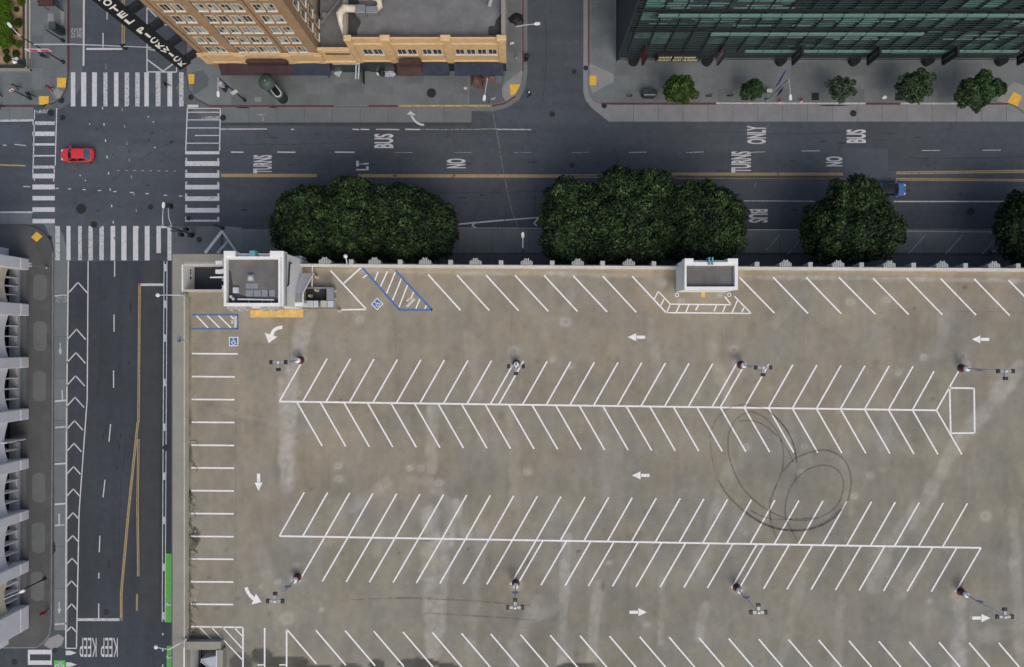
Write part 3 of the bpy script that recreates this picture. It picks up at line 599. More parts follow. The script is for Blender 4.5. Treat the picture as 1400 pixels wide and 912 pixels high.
    for cx, cy, rx, ry, a in ((822, 388, 1.5, 1.5, .7), (1139, 400, 1.6, 1.3, .8), (1319, 393, 2.4, 2.4, .75), (1251, 422, 1.4, 1.4, .8), (1203, 428, 1.4, 1.2, .7), (287, 553, 5, 4, .35), (286, 790, 3, 4, .35), (325, 818, 4, 3, .4), (297, 831, 4, 3, .35),
                              (314, 811, 1, 2, .8), (824, 802, 3.4, 8, .5), (448, 377, 7, 8, .35), (640, 750, 1.2, 1.2, .8), (648, 748, 1.2, 1.2, .8), (653, 746, 1.2, 1, .8), (791, 754, 3, 2.2, .75), (546, 757, 1.3, 1.3, .8), (1080, 857, 2, 1, .8), (1146, 729, 1.3, 1.3, .9), (1135, 731, 2, 1, .6), (465, 547, 1.2, 1.2, .8), (310, 752, 3, 2, .4), (895, 838, 3, 4, .3), (462, 512, 1, 1, .6), (585, 738, 9, 1.3, .85), (406, 598, 4, 2, .3), (1290, 756, 2, 1, .6), (1238, 724, 6, 9, .2), (875, 730, 5, 5, .25), (405, 485, 8, 8, .35), (1005, 484, 9, 7, .35), (1312, 488, 9, 7, .4), (700, 780, 9, 7, .3), (1308, 795, 9, 8, .35), (1003, 790, 9, 7, .3), (410, 783, 9, 6, .25), (1275, 545, 4, 3, .35)):  # smudges just north of the mast bases are their cast shadows, painted dark
        e = np.exp(-(((px-cx)/rx)**2+((py-cy)/ry)**2)**1.6)*a; np.maximum(Dk, e*(.8+.4*nz2), out=Dk)
    seg([(1375, 740), (1375, 755)], 12, .12, True); seg([(865, 740), (880, 770)], 10, .14, True); seg([(1250, 560), (1270, 660)], 12, .1, True)
    seg([(760, 830), (738, 880), (732, 912)], 14, .16, True); seg([(1330, 580), (1400, 700)], 26, .1, True); seg([(340, 480), (370, 440), (430, 440), (520, 440)], 12, .08, True)
    # pavement-edge grime: west parapet foot and ponding on the south edge
    edge = np.clip(1-(px-257)/7.5, 0, 1)*(py > 405); np.maximum(Dk, np.clip(edge*1.7*vn(9, seed=8), 0, 1)*np.where(py > 560, .9, .55), out=Dk)
    for cx, cy, rx, ry in ((330, 905, 17, 13), (357, 897, 15, 11), (382, 905, 26, 9), (404, 905, 18, 7), (480, 912, 15, 6), (515, 909, 11, 9), (572, 907, 28, 8), (612, 912, 14, 6), (790, 914, 30, 8), (276, 885, 16, 16), (268, 872, 8, 14), (267, 735, 6, 14), (802, 911, 14, 6), (425, 912, 30, 4), (700, 919, 60, 6)):
        d = ((px-cx)/rx)**2+((py-cy)/ry)**2; e = np.clip((1.1+.5*(nz2-.5)-d)*4, 0, 1)*(.60+.3*nz); np.maximum(Dk, e, out=Dk)
    seg([(267, 300), (267, 301)], 3, .1, True)
    # warm drainage stain just inside the north parapet
    band = np.clip(1-(py-(365+px*.005))/9, 0, 1); C = C*(1-.0*band[..., None]); C = C+band[..., None]*np.array([.075, .05, .012])
    pp = np.array([.43, .41, .355]); dk = np.array([.035, .036, .030])
    C = C*L[..., None]; r_ = random.Random(21)
    for q in range(230):
        cx, cy = r_.uniform(262, 1440), r_.uniform(372, 915); big = r_.random() < .25; dark = r_.random() < .55; rx = r_.uniform(1.2, 2.2)*(2.2 if big else 1); ry = rx*r_.uniform(.6, 1.6)
        i0, i1 = np.searchsorted(px[0], [cx-4*rx, cx+4*rx]); m_ = (slice(None), slice(i0, i1)); e = np.exp(-(((px[m_]-cx)/rx)**2+((py[m_]-cy)/ry)**2)**1.4)*r_.uniform(.12, .38)*(.8 if big else 1)
        A = Dk if dark else Wt; A[m_] = np.maximum(A[m_], e)
    C = C*(1-Wt[..., None]*.95)+pp*Wt[..., None]*.95; C = C*(1-Dk[..., None])+dk*Dk[..., None]
    V = np.stack([X-GO.x, Y-GO.y, np.full_like(X, ZD)], -1).reshape(-1, 3)
    idx = np.arange((nx+1)*(ny+1)).reshape(ny+1, nx+1)
    F = np.stack([idx[:-1, :-1], idx[:-1, 1:], idx[1:, 1:], idx[1:, :-1]], -1)
    cxm = (X[:-1, :-1]+X[1:, 1:])/2; cym = (Y[:-1, :-1]+Y[1:, 1:])/2
    hole = ((cxm < -30.75) & (cym > 5.72)) | ((cxm < -33.85) & (cym < -34.3) & (cym > -39))
    F = F[~hole].reshape(-1, 4)
    me = bpy.data.meshes.new('roof_deck'); me.from_pydata(V.tolist(), [], F.tolist()); me.update()
    ca = me.color_attributes.new('wear', 'FLOAT_COLOR', 'POINT'); ca.data.foreach_set('color', np.concatenate([C, np.ones_like(C[..., :1])], -1).reshape(-1).astype(np.float32))
    me.materials.append(M['deck']); return link('roof_deck', me, gar)
deck = deckmesh(); GS_ = None
def D(mb, name, mat): return mb.build(name, mat, deck, off=tuple(GO))
def dl(a, b, w=2.1, mat='dwhite', name='stall_line', z=.006):
    return D(MB().stroke(XY(*a, ZD), XY(*b, ZD), w*DS, ZD+z), name, mat)
# top row
for a in ((585.3, 375.3, 629.6, 424.2), (624.7, 376, 669, 424.6), (664.2, 375.9, 709, 424.8), (704.1, 376.4, 749.7, 425.7), (744, 376.6, 789.6, 425.9), (783.7, 377, 830, 426.4), (824, 377.5, 869.9, 427), (864.2, 377.5, 910.7, 427.5),
          (1011.4, 379.6, 1058.8, 428.1), (1056.8, 378.8, 1104.6, 428.6), (1102.2, 379.2, 1150.2, 429), (1147, 379.2, 1196.8, 429.6), (1193.5, 380.3, 1242.4, 430), (1239.5, 379.9, 1288.4, 430.3), (1286, 380.7, 1334.3, 430.7), (1332, 381.4, 1380.5, 431.4), (1378.8, 383, 1427, 432)):
    dl(a[:2], a[2:]); dl((a[0]-.5, a[1]), (a[0]-8, a[1]+5.5), 1.2, 'ghost', 'old_tick_mark')
bl = lambda x: 549+(x-383)*12/899
UA = [382, 413.8, 445.6, 477.7, 509.8, 541.9, 574, 606.2, 638.4, 670.4]+[682+32.36*i for i in range(10)]+[984.8, 1017.5, 1050.4, 1083.3, 1116.2, 1149, 1182, 1214.7]
dl((382, bl(382)), (1281, bl(1281)), 2.4, z=.008)
for x in UA: dl((x, bl(x)), (x+33.6, bl(x)-59.3))
dl((1247.5, bl(1247)), (1277, 507.5)); dl((1280.4, bl(1280)), (1313, 503))
for x in [405.7+32.18*i for i in range(19)]+[1017.5, 1050.4, 1083.3, 1116.2, 1149, 1182, 1214.7, 1247.5, 1280.4]: dl((x, bl(x)), (x+34.8, bl(x)+60.6))
bb = lambda x: 733+(x-383)*16/958
dl((382, bb(382)), (1341, bb(1341)), 2.4, z=.008)
UB = [382, 413.8, 444, 475.7, 508.3, 540, 572.4, 604.2, 636.4, 668.4, 700.7, 732.9, 766, 798.2, 830.3, 863.2, 895.8, 928.3, 960.7, 993.4, 1025.4, 1058.3, 1091.2, 1124, 1157.5, 1190, 1222.8, 1255.7, 1288.6]
LB = [444, 475.7, 508.3, 540, 572.4, 604.2, 636.4, 668.4, 700.7, 732.9, 742.3, 774.6, 807.7, 839.5, 872.4, 904.6, 937.5, 970, 1002.2, 1035, 1045.6, 1079, 1111, 1143.9, 1177.2, 1209.6, 1243, 1275.4, 1308.3, 1341.2]
for x in UB: dl((x, bb(x)), (x+34, bb(x)-60))
for x in LB: dl((x, bb(x)), (x-35, bb(x)+60.5))
for x, y in ((391.9, 860), (431.8, 861.6), (471.9, 862.2), (511, 862.9), (551, 864), (591.4, 865), (631, 866), (671, 866.8), (711.6, 867.6), (752.2, 868.5), (792.8, 869), (833.3, 869.7), (874.6, 870.5), (914.7, 871), (955.7, 872), (996.3, 873), (1037.3, 873.7), (1078, 874.4), (1119.3, 875), (1160.7, 876), (1201.5, 876.8), (1243, 877.5), (1283.8, 878.2), (1324.8, 878.7), (1365.4, 879), (1406, 880)): dl((x, y), (x+41, y+48))
for x in (432, 471): dl((x+2, 910), (x+10, 905), 1.3, 'ghost', 'old_tick_mark')
for y in (483.4, 514.8, 546, 577.2, 608.6, 639.6, 670.8, 702, 733.3, 764.2, 795.3, 826, 856.7):
    if y < 850: dl((262.5-(y-483)*.005, y), (325 if y < 490 else 321-(y-514)*.007, y+.5))
    dl((267.5, y-9), (267.2, y), 1.8, 'ghost', 'old_tick_mark', .01)
# triangle bay, accessible bays
dl((452, 370), (500.6, 422.6)); dl((494.7, 365), (470, 387.4)); dl((500.6, 423), (466, 423.6))
for a, b in (((494.7, 365), (545.6, 423.2)), ((545, 423.5), (591.2, 423.7)), ((540.7, 370), (591, 423.7))): dl(a, b, 2.8, 'dblue', 'blue_bay_line')
for a in ((517, 371.5, 512.3, 383.6), (529.8, 371, 520, 392), (540.7, 371.5, 528.2, 401.6), (549, 380.3, 536.8, 410.4), (557.2, 389.7, 545.6, 419.8), (565.5, 399, 561.6, 408.8), (574, 408.8, 568.6, 422), (582.9, 417.6, 580.6, 422.4), (503, 375, 496, 380)): dl(a[:2], a[2:], 1.8, name='hatch_line')
for a, b in (((263, 430.3), (325.5, 430.3)), ((263, 449.4), (325.5, 449.4)), ((325, 430), (325, 450))): dl(a, b, 2.2, 'dblue', 'blue_bay_line')
for a in ((268.5, 431.5, 284.4, 448.3), (283.3, 431.5, 300.4, 448.3), (298.7, 431.5, 315.8, 448.3), (315, 432, 319.5, 436)): dl(a[:2], a[2:], 1.8, name='hatch_line')
def dtext(s, x, y, w, h, rot, mat='dwhite'):
    o = roadtext(s, x-w/2, x+w/2, y-h/2, y+h/2, 0, mat, 'deck_lettering', deck, ZD, .008); o.rotation_euler = (0, 0, R(rot)); o.location = (o.location.x-GO.x, o.location.y-GO.y, o.location.z); return o
dtext('NO', 317.5, 440, 5, 3, 90); dtext('PARKING', 322, 440, 15, 3.6, 90); dtext('NO', 558, 410, 5, 3, 45); dtext('PARKING', 561.5, 414, 15, 3.8, 45)
dl((1326.5, 837), (1326.5, 852), 2.6, 'ghost', 'worn_paint_stub')
def wheelchair(x, y, rot, s=12):
    r_ = R(rot); cr, sr = cos(r_), sin(r_); c = XY(x, y, ZD); q = s*DS/2
    T = lambda a, b: (c[0]+(a*cr-b*sr)*q, c[1]+(a*sr+b*cr)*q)
    D(MB().poly([T(-1.1, -1.1), T(1.1, -1.1), T(1.1, 1.1), T(-1.1, 1.1)], ZD+.006), 'symbol_border', 'dwhite'); D(MB().poly([T(-.9, -.9), T(.9, -.9), T(.9, .9), T(-.9, .9)], ZD+.010), 'symbol_panel', 'dblue')
    m = MB(); m.poly([T(-.1+.14*cos(i*pi/5), .66+.14*sin(i*pi/5)) for i in range(10)], ZD+.014); w = .17*q
    for a, b in (((-.1, .5), (-.05, -.05)), ((-.08, .2), (.3, .2)), ((-.05, -.05), (.35, -.05)), ((.35, -.05), (.55, -.55)), ((.5, -.55), (.7, -.5))): m.stroke(T(*a), T(*b), w, ZD+.014)
    m.ribbon([T(-.02+.45*cos(t), -.22+.45*sin(t)) for t in [R(125+i*22) for i in range(11)]], w, ZD+.014)
    D(m, 'wheelchair_symbol', 'dwhite')
wheelchair(319.5, 467, 0, 11.5); wheelchair(515.7, 415.6, 45, 11)
# hatched apron round the lift tower
for a in ((911.4, 427.5, 1027, 428.5), (916.4, 415.8, 999.8, 416.7), (900, 398.3, 916.4, 415.8), (999.8, 417, 991, 405.5), (1004, 405, 1027, 428.5), (900, 398.3, 894.5, 408.8), (908, 408.8, 903.2, 418), (916.4, 415.8, 911.4, 427.5), (929, 416.5, 924.8, 426.8), (942, 416.5, 937.7, 426.8), (954.8, 417, 951, 424.2), (979.4, 417.6, 976.3, 425.7), (992, 417, 988, 427), (1008, 411, 1001, 427.5), (1017.3, 420.4, 1014, 427)): dl(a[:2], a[2:], 1.7, name='hatch_line')
# west bay lines
for a in ((261.4, 856.7, 332.2, 857.8), (332.2, 857.8, 332.2, 925), (361.8, 858.5, 361.8, 925), (391.9, 860, 391.9, 925)): dl(a[:2], a[2:])
for a in ((272.4, 857.2, 292.1, 877), (288.8, 857.2, 331.6, 902.3), (304.2, 857.2, 331.6, 887), (320.2, 857.8, 331.6, 870.3), (352, 909, 361, 909), (382, 909, 391, 909)): dl(a[:2], a[2:], 1.6, name='hatch_line')
for a in ((1298, 530.4, 1331.8, 530.9), (1331.8, 530.4, 1332.6, 591.8), (1332.6, 592, 1299.8, 592.4), (1298.4, 530.4, 1299.8, 592.3)): dl(a[:2], a[2:], 2.2)
def darrow(x, y, rot, s=1.0):
    r_ = R(rot); cr, sr = cos(r_), sin(r_); c = XY(x, y, ZD)
    T = lambda a, b: (c[0]+(a*cr-b*sr)*DS*s, c[1]+(a*sr+b*cr)*DS*s)
    D(MB().poly([T(-12, -2.1), T(-.4, -2.1), T(-.4, 2.1), T(-12, 2.1)], ZD+.006).poly([T(.3, -5.4), T(12, 0), T(.3, 5.4)], ZD+.006), 'direction_arrow', 'dwhite')
darrow(870, 461, 180); darrow(1340.5, 464, 180); darrow(876, 650, 180); darrow(353.5, 659.5, -90); darrow(872.5, 837, 0); darrow(1341.5, 845, 0, 1.03)
for pts, head in ((bez((386, 447.5), (373, 448), (371.5, 459)), [(362, 455), (367.5, 469), (379, 460.5)]), (bez((336.5, 803), (338.5, 813), (349, 820)), [(357.5, 823), (350, 811.5), (344, 826.5)])):
    D(MB().ribbon([XY(a, b, ZD) for a, b in pts], 4.6*DS, ZD+.006).poly([XY(a, b, ZD) for a, b in head], ZD+.010), 'direction_arrow', 'dwhite')
# tyre marks: doughnut loops
def loop(pts, w, mat='skid', z=.013):
    n = len(pts); out = []
    for i in range(n-1):
        p0, p1, p2, p3 = pts[max(i-1, 0)], pts[i], pts[i+1], pts[min(i+2, n-1)]
        for t in [j/8 for j in range(8)]:
            out.append(tuple(.5*((2*p1[q])+(-p0[q]+p2[q])*t+(2*p0[q]-5*p1[q]+4*p2[q]-p3[q])*t*t+(-p0[q]+3*p1[q]-3*p2[q]+p3[q])*t**3) for q in (0, 1)))
    out.append(pts[-1]); D(MB().ribbon([XY(a, b, ZD) for a, b in out], w*1.5*DS, ZD+z), 'tyre_mark', mat)
zz = lambda L: [(960+a/4.56, 540+b/4.56) for a, b in L]
loop(zz([(60, 220), (90, 150), (150, 90), (240, 60), (330, 70), (410, 100), (480, 160), (540, 240), (575, 330), (590, 420), (580, 520)]), 1.5, 'skid2'); loop(zz([(410, 100), (480, 160), (540, 240), (575, 330), (588, 420)]), 1.6, 'skid', .016)
loop(zz([(200, 160), (290, 105), (370, 130), (440, 190), (490, 280), (508, 380), (495, 480), (455, 580), (425, 680), (425, 780), (465, 890)]), 1.3); loop(zz([(225, 165), (300, 160), (380, 185), (480, 265)]), 1.2)
loop(zz([(200, 160), (165, 250), (165, 370), (200, 480), (260, 590), (360, 685), (460, 745), (560, 778), (660, 780), (760, 750), (840, 690), (875, 610), (878, 530), (845, 470), (780, 440), (690, 450), (610, 500), (550, 580), (520, 680), (525, 780), (590, 900)]), 1.4)
loop(zz([(100, 530), (160, 625), (240, 705), (340, 780), (440, 825), (550, 845), (660, 840), (770, 800), (860, 730), (910, 650), (928, 550), (915, 460), (870, 390), (800, 350), (730, 345), (650, 365), (570, 405), (500, 480)]), 1.7)
loop(zz([(270, 735), (380, 800), (500, 838), (640, 838), (760, 800), (870, 710)]), 2.2, 'skid', .018); loop(zz([(50, 230), (55, 350), (80, 480)]), 1.2, 'skid2'); loop(zz([(300, 720), (420, 770), (560, 775), (700, 765)]), 1.4, 'skid', .02)
loop(zz([(490, 280), (530, 340), (570, 420)]), 1.0, 'skid', .02); loop(zz([(470, 560), (420, 650), (430, 790)]), 1.0, 'skid2', .022)
loop([(540, 818), (640, 821), (725, 828)], 1.2, 'skid2'); loop([(580, 838), (650, 842), (735, 848)], 1.2, 'skid2'); loop([(480, 820), (560, 817), (600, 818)], 1.0, 'skid2')
# hairline cracks and construction joints of the deck
for (a, b) in (((1210, 424), (1400, 427)), ((262, 470), (380, 471)), ((1310, 380), (1305, 540)), ((700, 425), (698, 490)), ((985, 430), (990, 500)), ((395, 435), (398, 560)), ((1300, 620), (1306, 700)), ((322, 520), (323, 856)), ((640, 620), (644, 680)), ((860, 760), (858, 860)), ((1100, 430), (1098, 495)), ((540, 430), (541, 490)), ((1150, 765), (1154, 870)), ((450, 620), (448, 670))):
    r_ = random.Random(int(a[0])); n_ = 8; loop([(a[0]+(b[0]-a[0])*i/n_+r_.uniform(-.5, .5), a[1]+(b[1]-a[1])*i/n_+r_.uniform(-.5, .5)) for i in range(n_+1)], .45, 'skid2', .009)
# ---- walls, parapets, floors
ZP = 13.1
xi, xo = -37.6, -38.95
WY0 = -55
def npx(px, off): return XY(px, 361+(px-430)*6/970+off, ZP)      # north parapet runs very slightly skew to the picture
yo = lambda X: 8.50-(X-(-24))*.0062
G(MB().prism([(-24.7, yo(-24.7)), (DX1, yo(DX1)), (DX1, yo(DX1)-.30), (-24.7, yo(-24.7)-.30)], ZD-.4, ZP), 'north_parapet', 'parapet2')
G(MB().prism([(-24.7, yo(-24.7)+.12), (DX1, yo(DX1)+.12), (DX1, yo(DX1)-.03), (-24.7, yo(-24.7)-.03)], ZP-.5, ZP-.25), 'north_ledge', 'coping')
# west parapet: wide sloped coping, mitred at the corner, inner kerb wall
cN = 9.62
G(MB().add([(xo, WY0, ZP-.18), (xi-.02, WY0, ZP), (xi-.02, 8.45, ZP), (xo, cN, ZP-.18), (xo, WY0, ZP-1.2), (xi-.02, WY0, ZP-1.2), (xi-.02, 8.45, ZP-1.2), (xo, cN, ZP-1.2)],
     [(0, 1, 2, 3), (0, 3, 7, 4), (1, 5, 6, 2), (4, 7, 6, 5)]), 'west_coping', 'coping')
G(MB().add([(xo, cN, ZP-.18), (xi-.02, 8.45, ZP), (-30.9, 8.45, ZP), (-30.9, cN, ZP-.18), (xo, cN, ZP-1.2), (xi-.02, 8.45, ZP-1.2), (-30.9, 8.45, ZP-1.2), (-30.9, cN, ZP-1.2)],
     [(0, 1, 2, 3), (0, 3, 7, 4), (1, 5, 6, 2)][0:3]), 'north_coping', 'coping')
G(MB().box(xi-.015, xi+.13, WY0, 5.3, ZD-.3, ZP+.03), 'west_parapet', 'parapet')
# facade of the storeys below: floor bands, piers, dark openings
for (a, b, nm) in (((xo+.15, WY0), (xo+.15, cN-.15), 'west'), ((xo+.15, cN-.15), (-24.7, cN-.15), 'north'), ((-24.7, yo(-24.7)+.02), (DX1, yo(DX1)+.02), 'north')):
    a = Vector(a); b = Vector(b); d = (b-a).normalized(); q = Vector((-d.y, d.x)); L = (b-a).length
    if nm == 'north': q = -q*-1
    inn = Vector((1, 0)) if nm == 'west' else Vector((0, -1))
    for z0, z1 in ((.13, 1.0), (2.9, 4.1), (5.9, 7.1), (8.9, 10.1)) + (((11.3, 11.85),) if nm == 'west' else ((11.3, 12.3),)):
        G(MB().prism([tuple(a), tuple(b), tuple(b+inn*.3), tuple(a+inn*.3)], z0, z1), 'floor_band', 'orn')
    n = max(2, int(L/5.7)); m = MB()
    for i in range(n+1):
        c = a+d*(L*i/n); e = d*.35; lo = c-e if i else c; hi = c+e if i < n else c
        m.prism([tuple(lo+inn*.02), tuple(hi+inn*.02), tuple(hi+inn*.32), tuple(lo+inn*.32)], .13, 11.28)
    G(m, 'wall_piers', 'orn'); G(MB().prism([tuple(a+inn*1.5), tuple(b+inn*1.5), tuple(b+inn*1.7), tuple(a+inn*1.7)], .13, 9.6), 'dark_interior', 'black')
G(MB().prism([(xo+.4, WY0), (DX1, WY0), (DX1, 8.0), (xo+.4, 8.0)], 11.0-2.2, 11.0-2.0), 'floor_slab', 'orn')
# ornaments along the north parapet
fx = [444, 512, 581, 650, 720, 790, 860, 1074, 1146, 1216, 1288, 1359, 1430]; bx = [480, 547, 616, 685, 755, 824, 894, 1035, 1108, 1178, 1249, 1320, 1392]
def fan(wd=1.35, dep=.62, h=3.0):
    m = MB(); n = 7
    for i in range(n):
        u = (i-(n-1)/2); dd = dep*(1-.05*u*u)-(.10 if i % 2 else 0); w = wd/n
        m.add([(u*w-w*.33, 0, h+.0), (u*w+w*.33, 0, h), (u*w+w*.33, dd, h-.03*abs(u)), (u*w-w*.33, dd, h-.03*abs(u)), (u*w-w*.33, 0, 0), (u*w+w*.33, 0, 0), (u*w+w*.33, .15, 0), (u*w-w*.33, .15, 0)],
              [(0, 1, 2, 3), (7, 6, 5, 4), (3, 2, 6, 7), (0, 3, 7, 4), (1, 5, 6, 2), (0, 4, 5, 1)])
    m.box(-wd/2, wd/2, -.02, dep*.45, h-1.6, h-.35); return m
def block(wd=.5, dep=.5, h=3.0):
    m = MB()
    for i in range(3):
        u = (i-1)*wd/3
        m.add([(u-wd*.14, 0, h), (u+wd*.14, 0, h), (u+wd*.14, dep, h), (u-wd*.14, dep, h), (u-wd*.14, 0, 0), (u+wd*.14, 0, 0), (u+wd*.14, .12, 0), (u-wd*.14, .12, 0)],
              [(0, 1, 2, 3), (7, 6, 5, 4), (3, 2, 6, 7), (0, 3, 7, 4), (1, 5, 6, 2), (0, 4, 5, 1)])
    m.box(-wd/2, wd/2, -.02, dep*.8, h-1.8, h-.06); return m
fm = fan(1.35, .78, 3.0).build('fan_ornament', 'orn', gar); bm_ = block().build('fluted_block', 'orn', gar)
def putorn(src, first, X, Y, Z, rz=0, par=None):
    o = src if first else src.copy()
    if not first: COL.objects.link(o)
    if par is not None: o.parent = par
    o.location = (X-GO.x, Y-GO.y, Z); o.rotation_euler = (0, 0, rz); return o
for i, x in enumerate(fx):
    X = XY(x, 360, ZP)[0]; putorn(fm, i == 0, X, yo(X)+.04, ZP+.12-3.0)
for i, x in enumerate(bx):
    X = XY(x, 360, ZP)[0]; putorn(bm_, i == 0, X, yo(X)+.04, ZP+.05-3.0)
# ---- stair tower (north-west)
ZT = 19.5
tx0, tx1, ty0, ty1 = -30.77, -24.58, 3.51, 9.12
tow = G(MB().box(tx0+.05, tx1-.05, ty0+.05, ty1-.05, .13, ZT-.75), 'stair_tower', 'white')
def TW(mb, name, mat, **kw): return mb.build(name, mat, tow, off=tuple(GO), **kw)
TW(MB().box(tx0+.28, tx1-.62, ty0+.36, ty1-.75, ZT-.76, ZT-.70), 'tower_roof', 'towroof')
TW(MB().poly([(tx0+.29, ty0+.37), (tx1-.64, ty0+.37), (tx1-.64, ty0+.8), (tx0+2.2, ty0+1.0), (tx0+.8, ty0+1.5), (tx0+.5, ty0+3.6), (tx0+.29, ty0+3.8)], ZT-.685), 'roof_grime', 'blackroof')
TW(MB().box(tx0, tx0+.27, ty0, ty1, ZT-.8, ZT), 'rim_wall', 'white'); TW(MB().box(tx1-.55, tx1, ty0, ty1, ZT-.8, ZT), 'rim_wall', 'white')
TW(MB().box(tx0+.27, tx1-.55, ty0, ty0+.34, ZT-.8, ZT-.02), 'rim_wall', 'white'); TW(MB().box(tx0+.27, tx1-.55, ty1-.72, ty1-.45, ZT-.8, ZT-.03), 'rim_wall', 'white')
TW(MB().box(tx0+.003, tx0+1.2, ty1-.45, ty1+.12, ZT-1.4, ZT+.05).box(tx1-1.4, tx1-.003, ty1-.45, ty1+.12, ZT-1.4, ZT+.05), 'corner_pier', 'white', bevel=.03)
TW(MB().box(tx1-.27, tx1-.22, ty0+.02, ty1-.4, ZT, ZT+.03).box(tx1+.005, tx1+.14, ty0+.1, ty1-.1, ZT-.75, ZT-.35), 'rim_flashing', 'steel')
TW(MB().box(-28.0, -27.45, ty1-.46, ty1+.12, 18.6, ZT+.3), 'turquoise_blade', 'teal')
c = XY(344, 380, ZT-.7); TW(MB().box(c[0]-.36, c[0]+.36, c[1]-.36, c[1]+.36, ZT-.7, ZT-.45), 'vent_curb', 'steel'); TW(MB().lathe(c, [(.3, ZT-.45), (.33, ZT-.3), (.2, ZT-.1), (.05, ZT-.05)], 12), 'roof_vent', 'orn', smooth=True)
c = XY(344.5, 391, ZT-.7); TW(MB().box(c[0]-.62, c[0]+.62, c[1]-.27, c[1]+.27, ZT-.7, ZT-.66), 'walk_pad', 'steel')
for x in (341, 352, 363, 371): c = XY(x, 401, ZT-.7); TW(MB().box(c[0]-.36, c[0]+.36, c[1]-.33, c[1]+.33, ZT-.7, ZT-.66), 'walk_pad', 'steel')
c = XY(323.7, 397, ZT-.7); TW(MB().box(c[0]-.3, c[0]+.3, c[1]-.3, c[1]+.3, ZT-.7, ZT-.35), 'skylight_box', 'lsteel', bevel=.03)
for x, y in ((317, 406), (320, 409)): c = XY(x, y, ZT-.7); TW(MB().cyl(c, .16, ZT-.7, ZT-.4, 10), 'roof_pipe', 'lsteel')
a, b = XY(325, 409, ZT-.5), XY(375, 410, ZT-.5); TW(MB().tube([(*a, ZT-.5), (*b, ZT-.5)], .09), 'light_tube', 'signwhite')
for x in (340, 358, 371): c = XY(x, 410, ZT-.5); TW(MB().box(c[0]-.03, c[0]+.03, c[1]-.3, c[1]+.2, ZT-.69, ZT-.55), 'tube_bracket', 'steel')
# gargoyle-like fans on the south and west sides of the tower
f2 = fan(1.0, .55, 2.2)
for i, x in enumerate((316, 328.5, 361, 373.5)):
    o = f2.build('tower_ornament', 'orn', tow); X = XY(x, 420, ZT-.8)[0]; o.location = (X-GO.x, ty0-GO.y, ZT-3.1); o.rotation_euler = (0, 0, pi)
for i, y in enumerate((357, 370, 381, 393, 404)):
    o = f2.build('tower_ornament', 'white' if i % 2 else 'orn', tow); Y = XY(300, y, ZT-.8)[1]; o.location = (tx0-GO.x, Y-GO.y, ZT-3.0); o.rotation_euler = (0, 0, pi/2)
for i, y in enumerate((359, 371)): c = XY(298, y, 17); TW(MB().box(c[0]-.3, c[0]+.5, c[1]-.22, c[1]+.22, 16.2, 17), 'floodlight', 'signwhite', bevel=.05)
c = XY(300, 412, 15); TW(MB().box(tx0-.8, tx0+.04, c[1]-.9, c[1]-.1, ZD, 14.6), 'duct_box', 'white', bevel=.04)
# tower-side drainpipe and deck kerb
TW(MB().tube([(tx1+.1, 8.2, 16.9), (tx1+.1, 8.2, 17.6), (tx1+.1, 7.4, 17.8), (tx1+.1, 5.9, 18.0), (tx1+.1, 5.7, 18.4)], .09), 'drainpipe', 'black')
G(MB().box(XY(342.5, 0, ZD)[0], XY(415, 0, ZD)[0], XY(0, 434, ZD)[1], XY(0, 423.5, ZD)[1], ZD, ZD+.10), 'yellow_ramp', 'dyellow', bevel=.02)
G(MB().box(XY(415.5, 0, ZD)[0]-3.5, XY(415.5, 0, ZD)[0]+.5, XY(0, 423.3, ZD)[1], ty0+.04, ZD, ZD+.12), 'tower_plinth', 'parapet')
# open shaft west of the tower
sx0, sx1, sy0, sy1 = xi+.0, tx0+.05, 5.72, 8.42
G(MB().box(sx0-.25, sx0, sy0-.35, sy1+.02, 8.5, ZP-.01), 'shaft_wall', 'white'); G(MB().box(sx0, sx1, sy1, sy1+.2, 8.5, ZP-.02), 'shaft_wall', 'white'); G(MB().box(sx0+.001, sx1, sy0-.35, sy0-.06, 8.5, ZP-.1), 'shaft_wall', 'parapet')
G(MB().box(sx0, sx1, sy0-.07, sy1, 9.9, 10.2), 'shaft_floor', 'asphB')
for i in range(7): G(MB().box(sx1-2.6+i*.36, sx1-2.26+i*.36, sy0-.05, sy0+1.3, 10.2, 10.3+i*.15), 'stair_step', 'blackroof')
G(MB().add([(sx1-4.3, 7.0, 12.3), (sx1, 6.95, 12.9), (sx1, 7.25, 12.9), (sx1-4.3, 7.12, 12.3), (sx1-4.3, 7.0, 12.1), (sx1, 6.95, 12.3), (sx1, 7.25, 12.3), (sx1-4.3, 7.12, 12.1)], [(0, 1, 2, 3), (7, 6, 5, 4), (0, 4, 5, 1), (3, 2, 6, 7), (0, 3, 7, 4)]), 'shaft_rail', 'white')
for x, y in ((258, 369), (258.3, 373), (258.5, 380), (254.8, 379)): c = P(x, y, 12); G(MB().box(sx0, sx0+.05, c[1]-.1, c[1]+.1, 11.2+(x-254)*.02, 11.5), 'wall_vent', 'black')
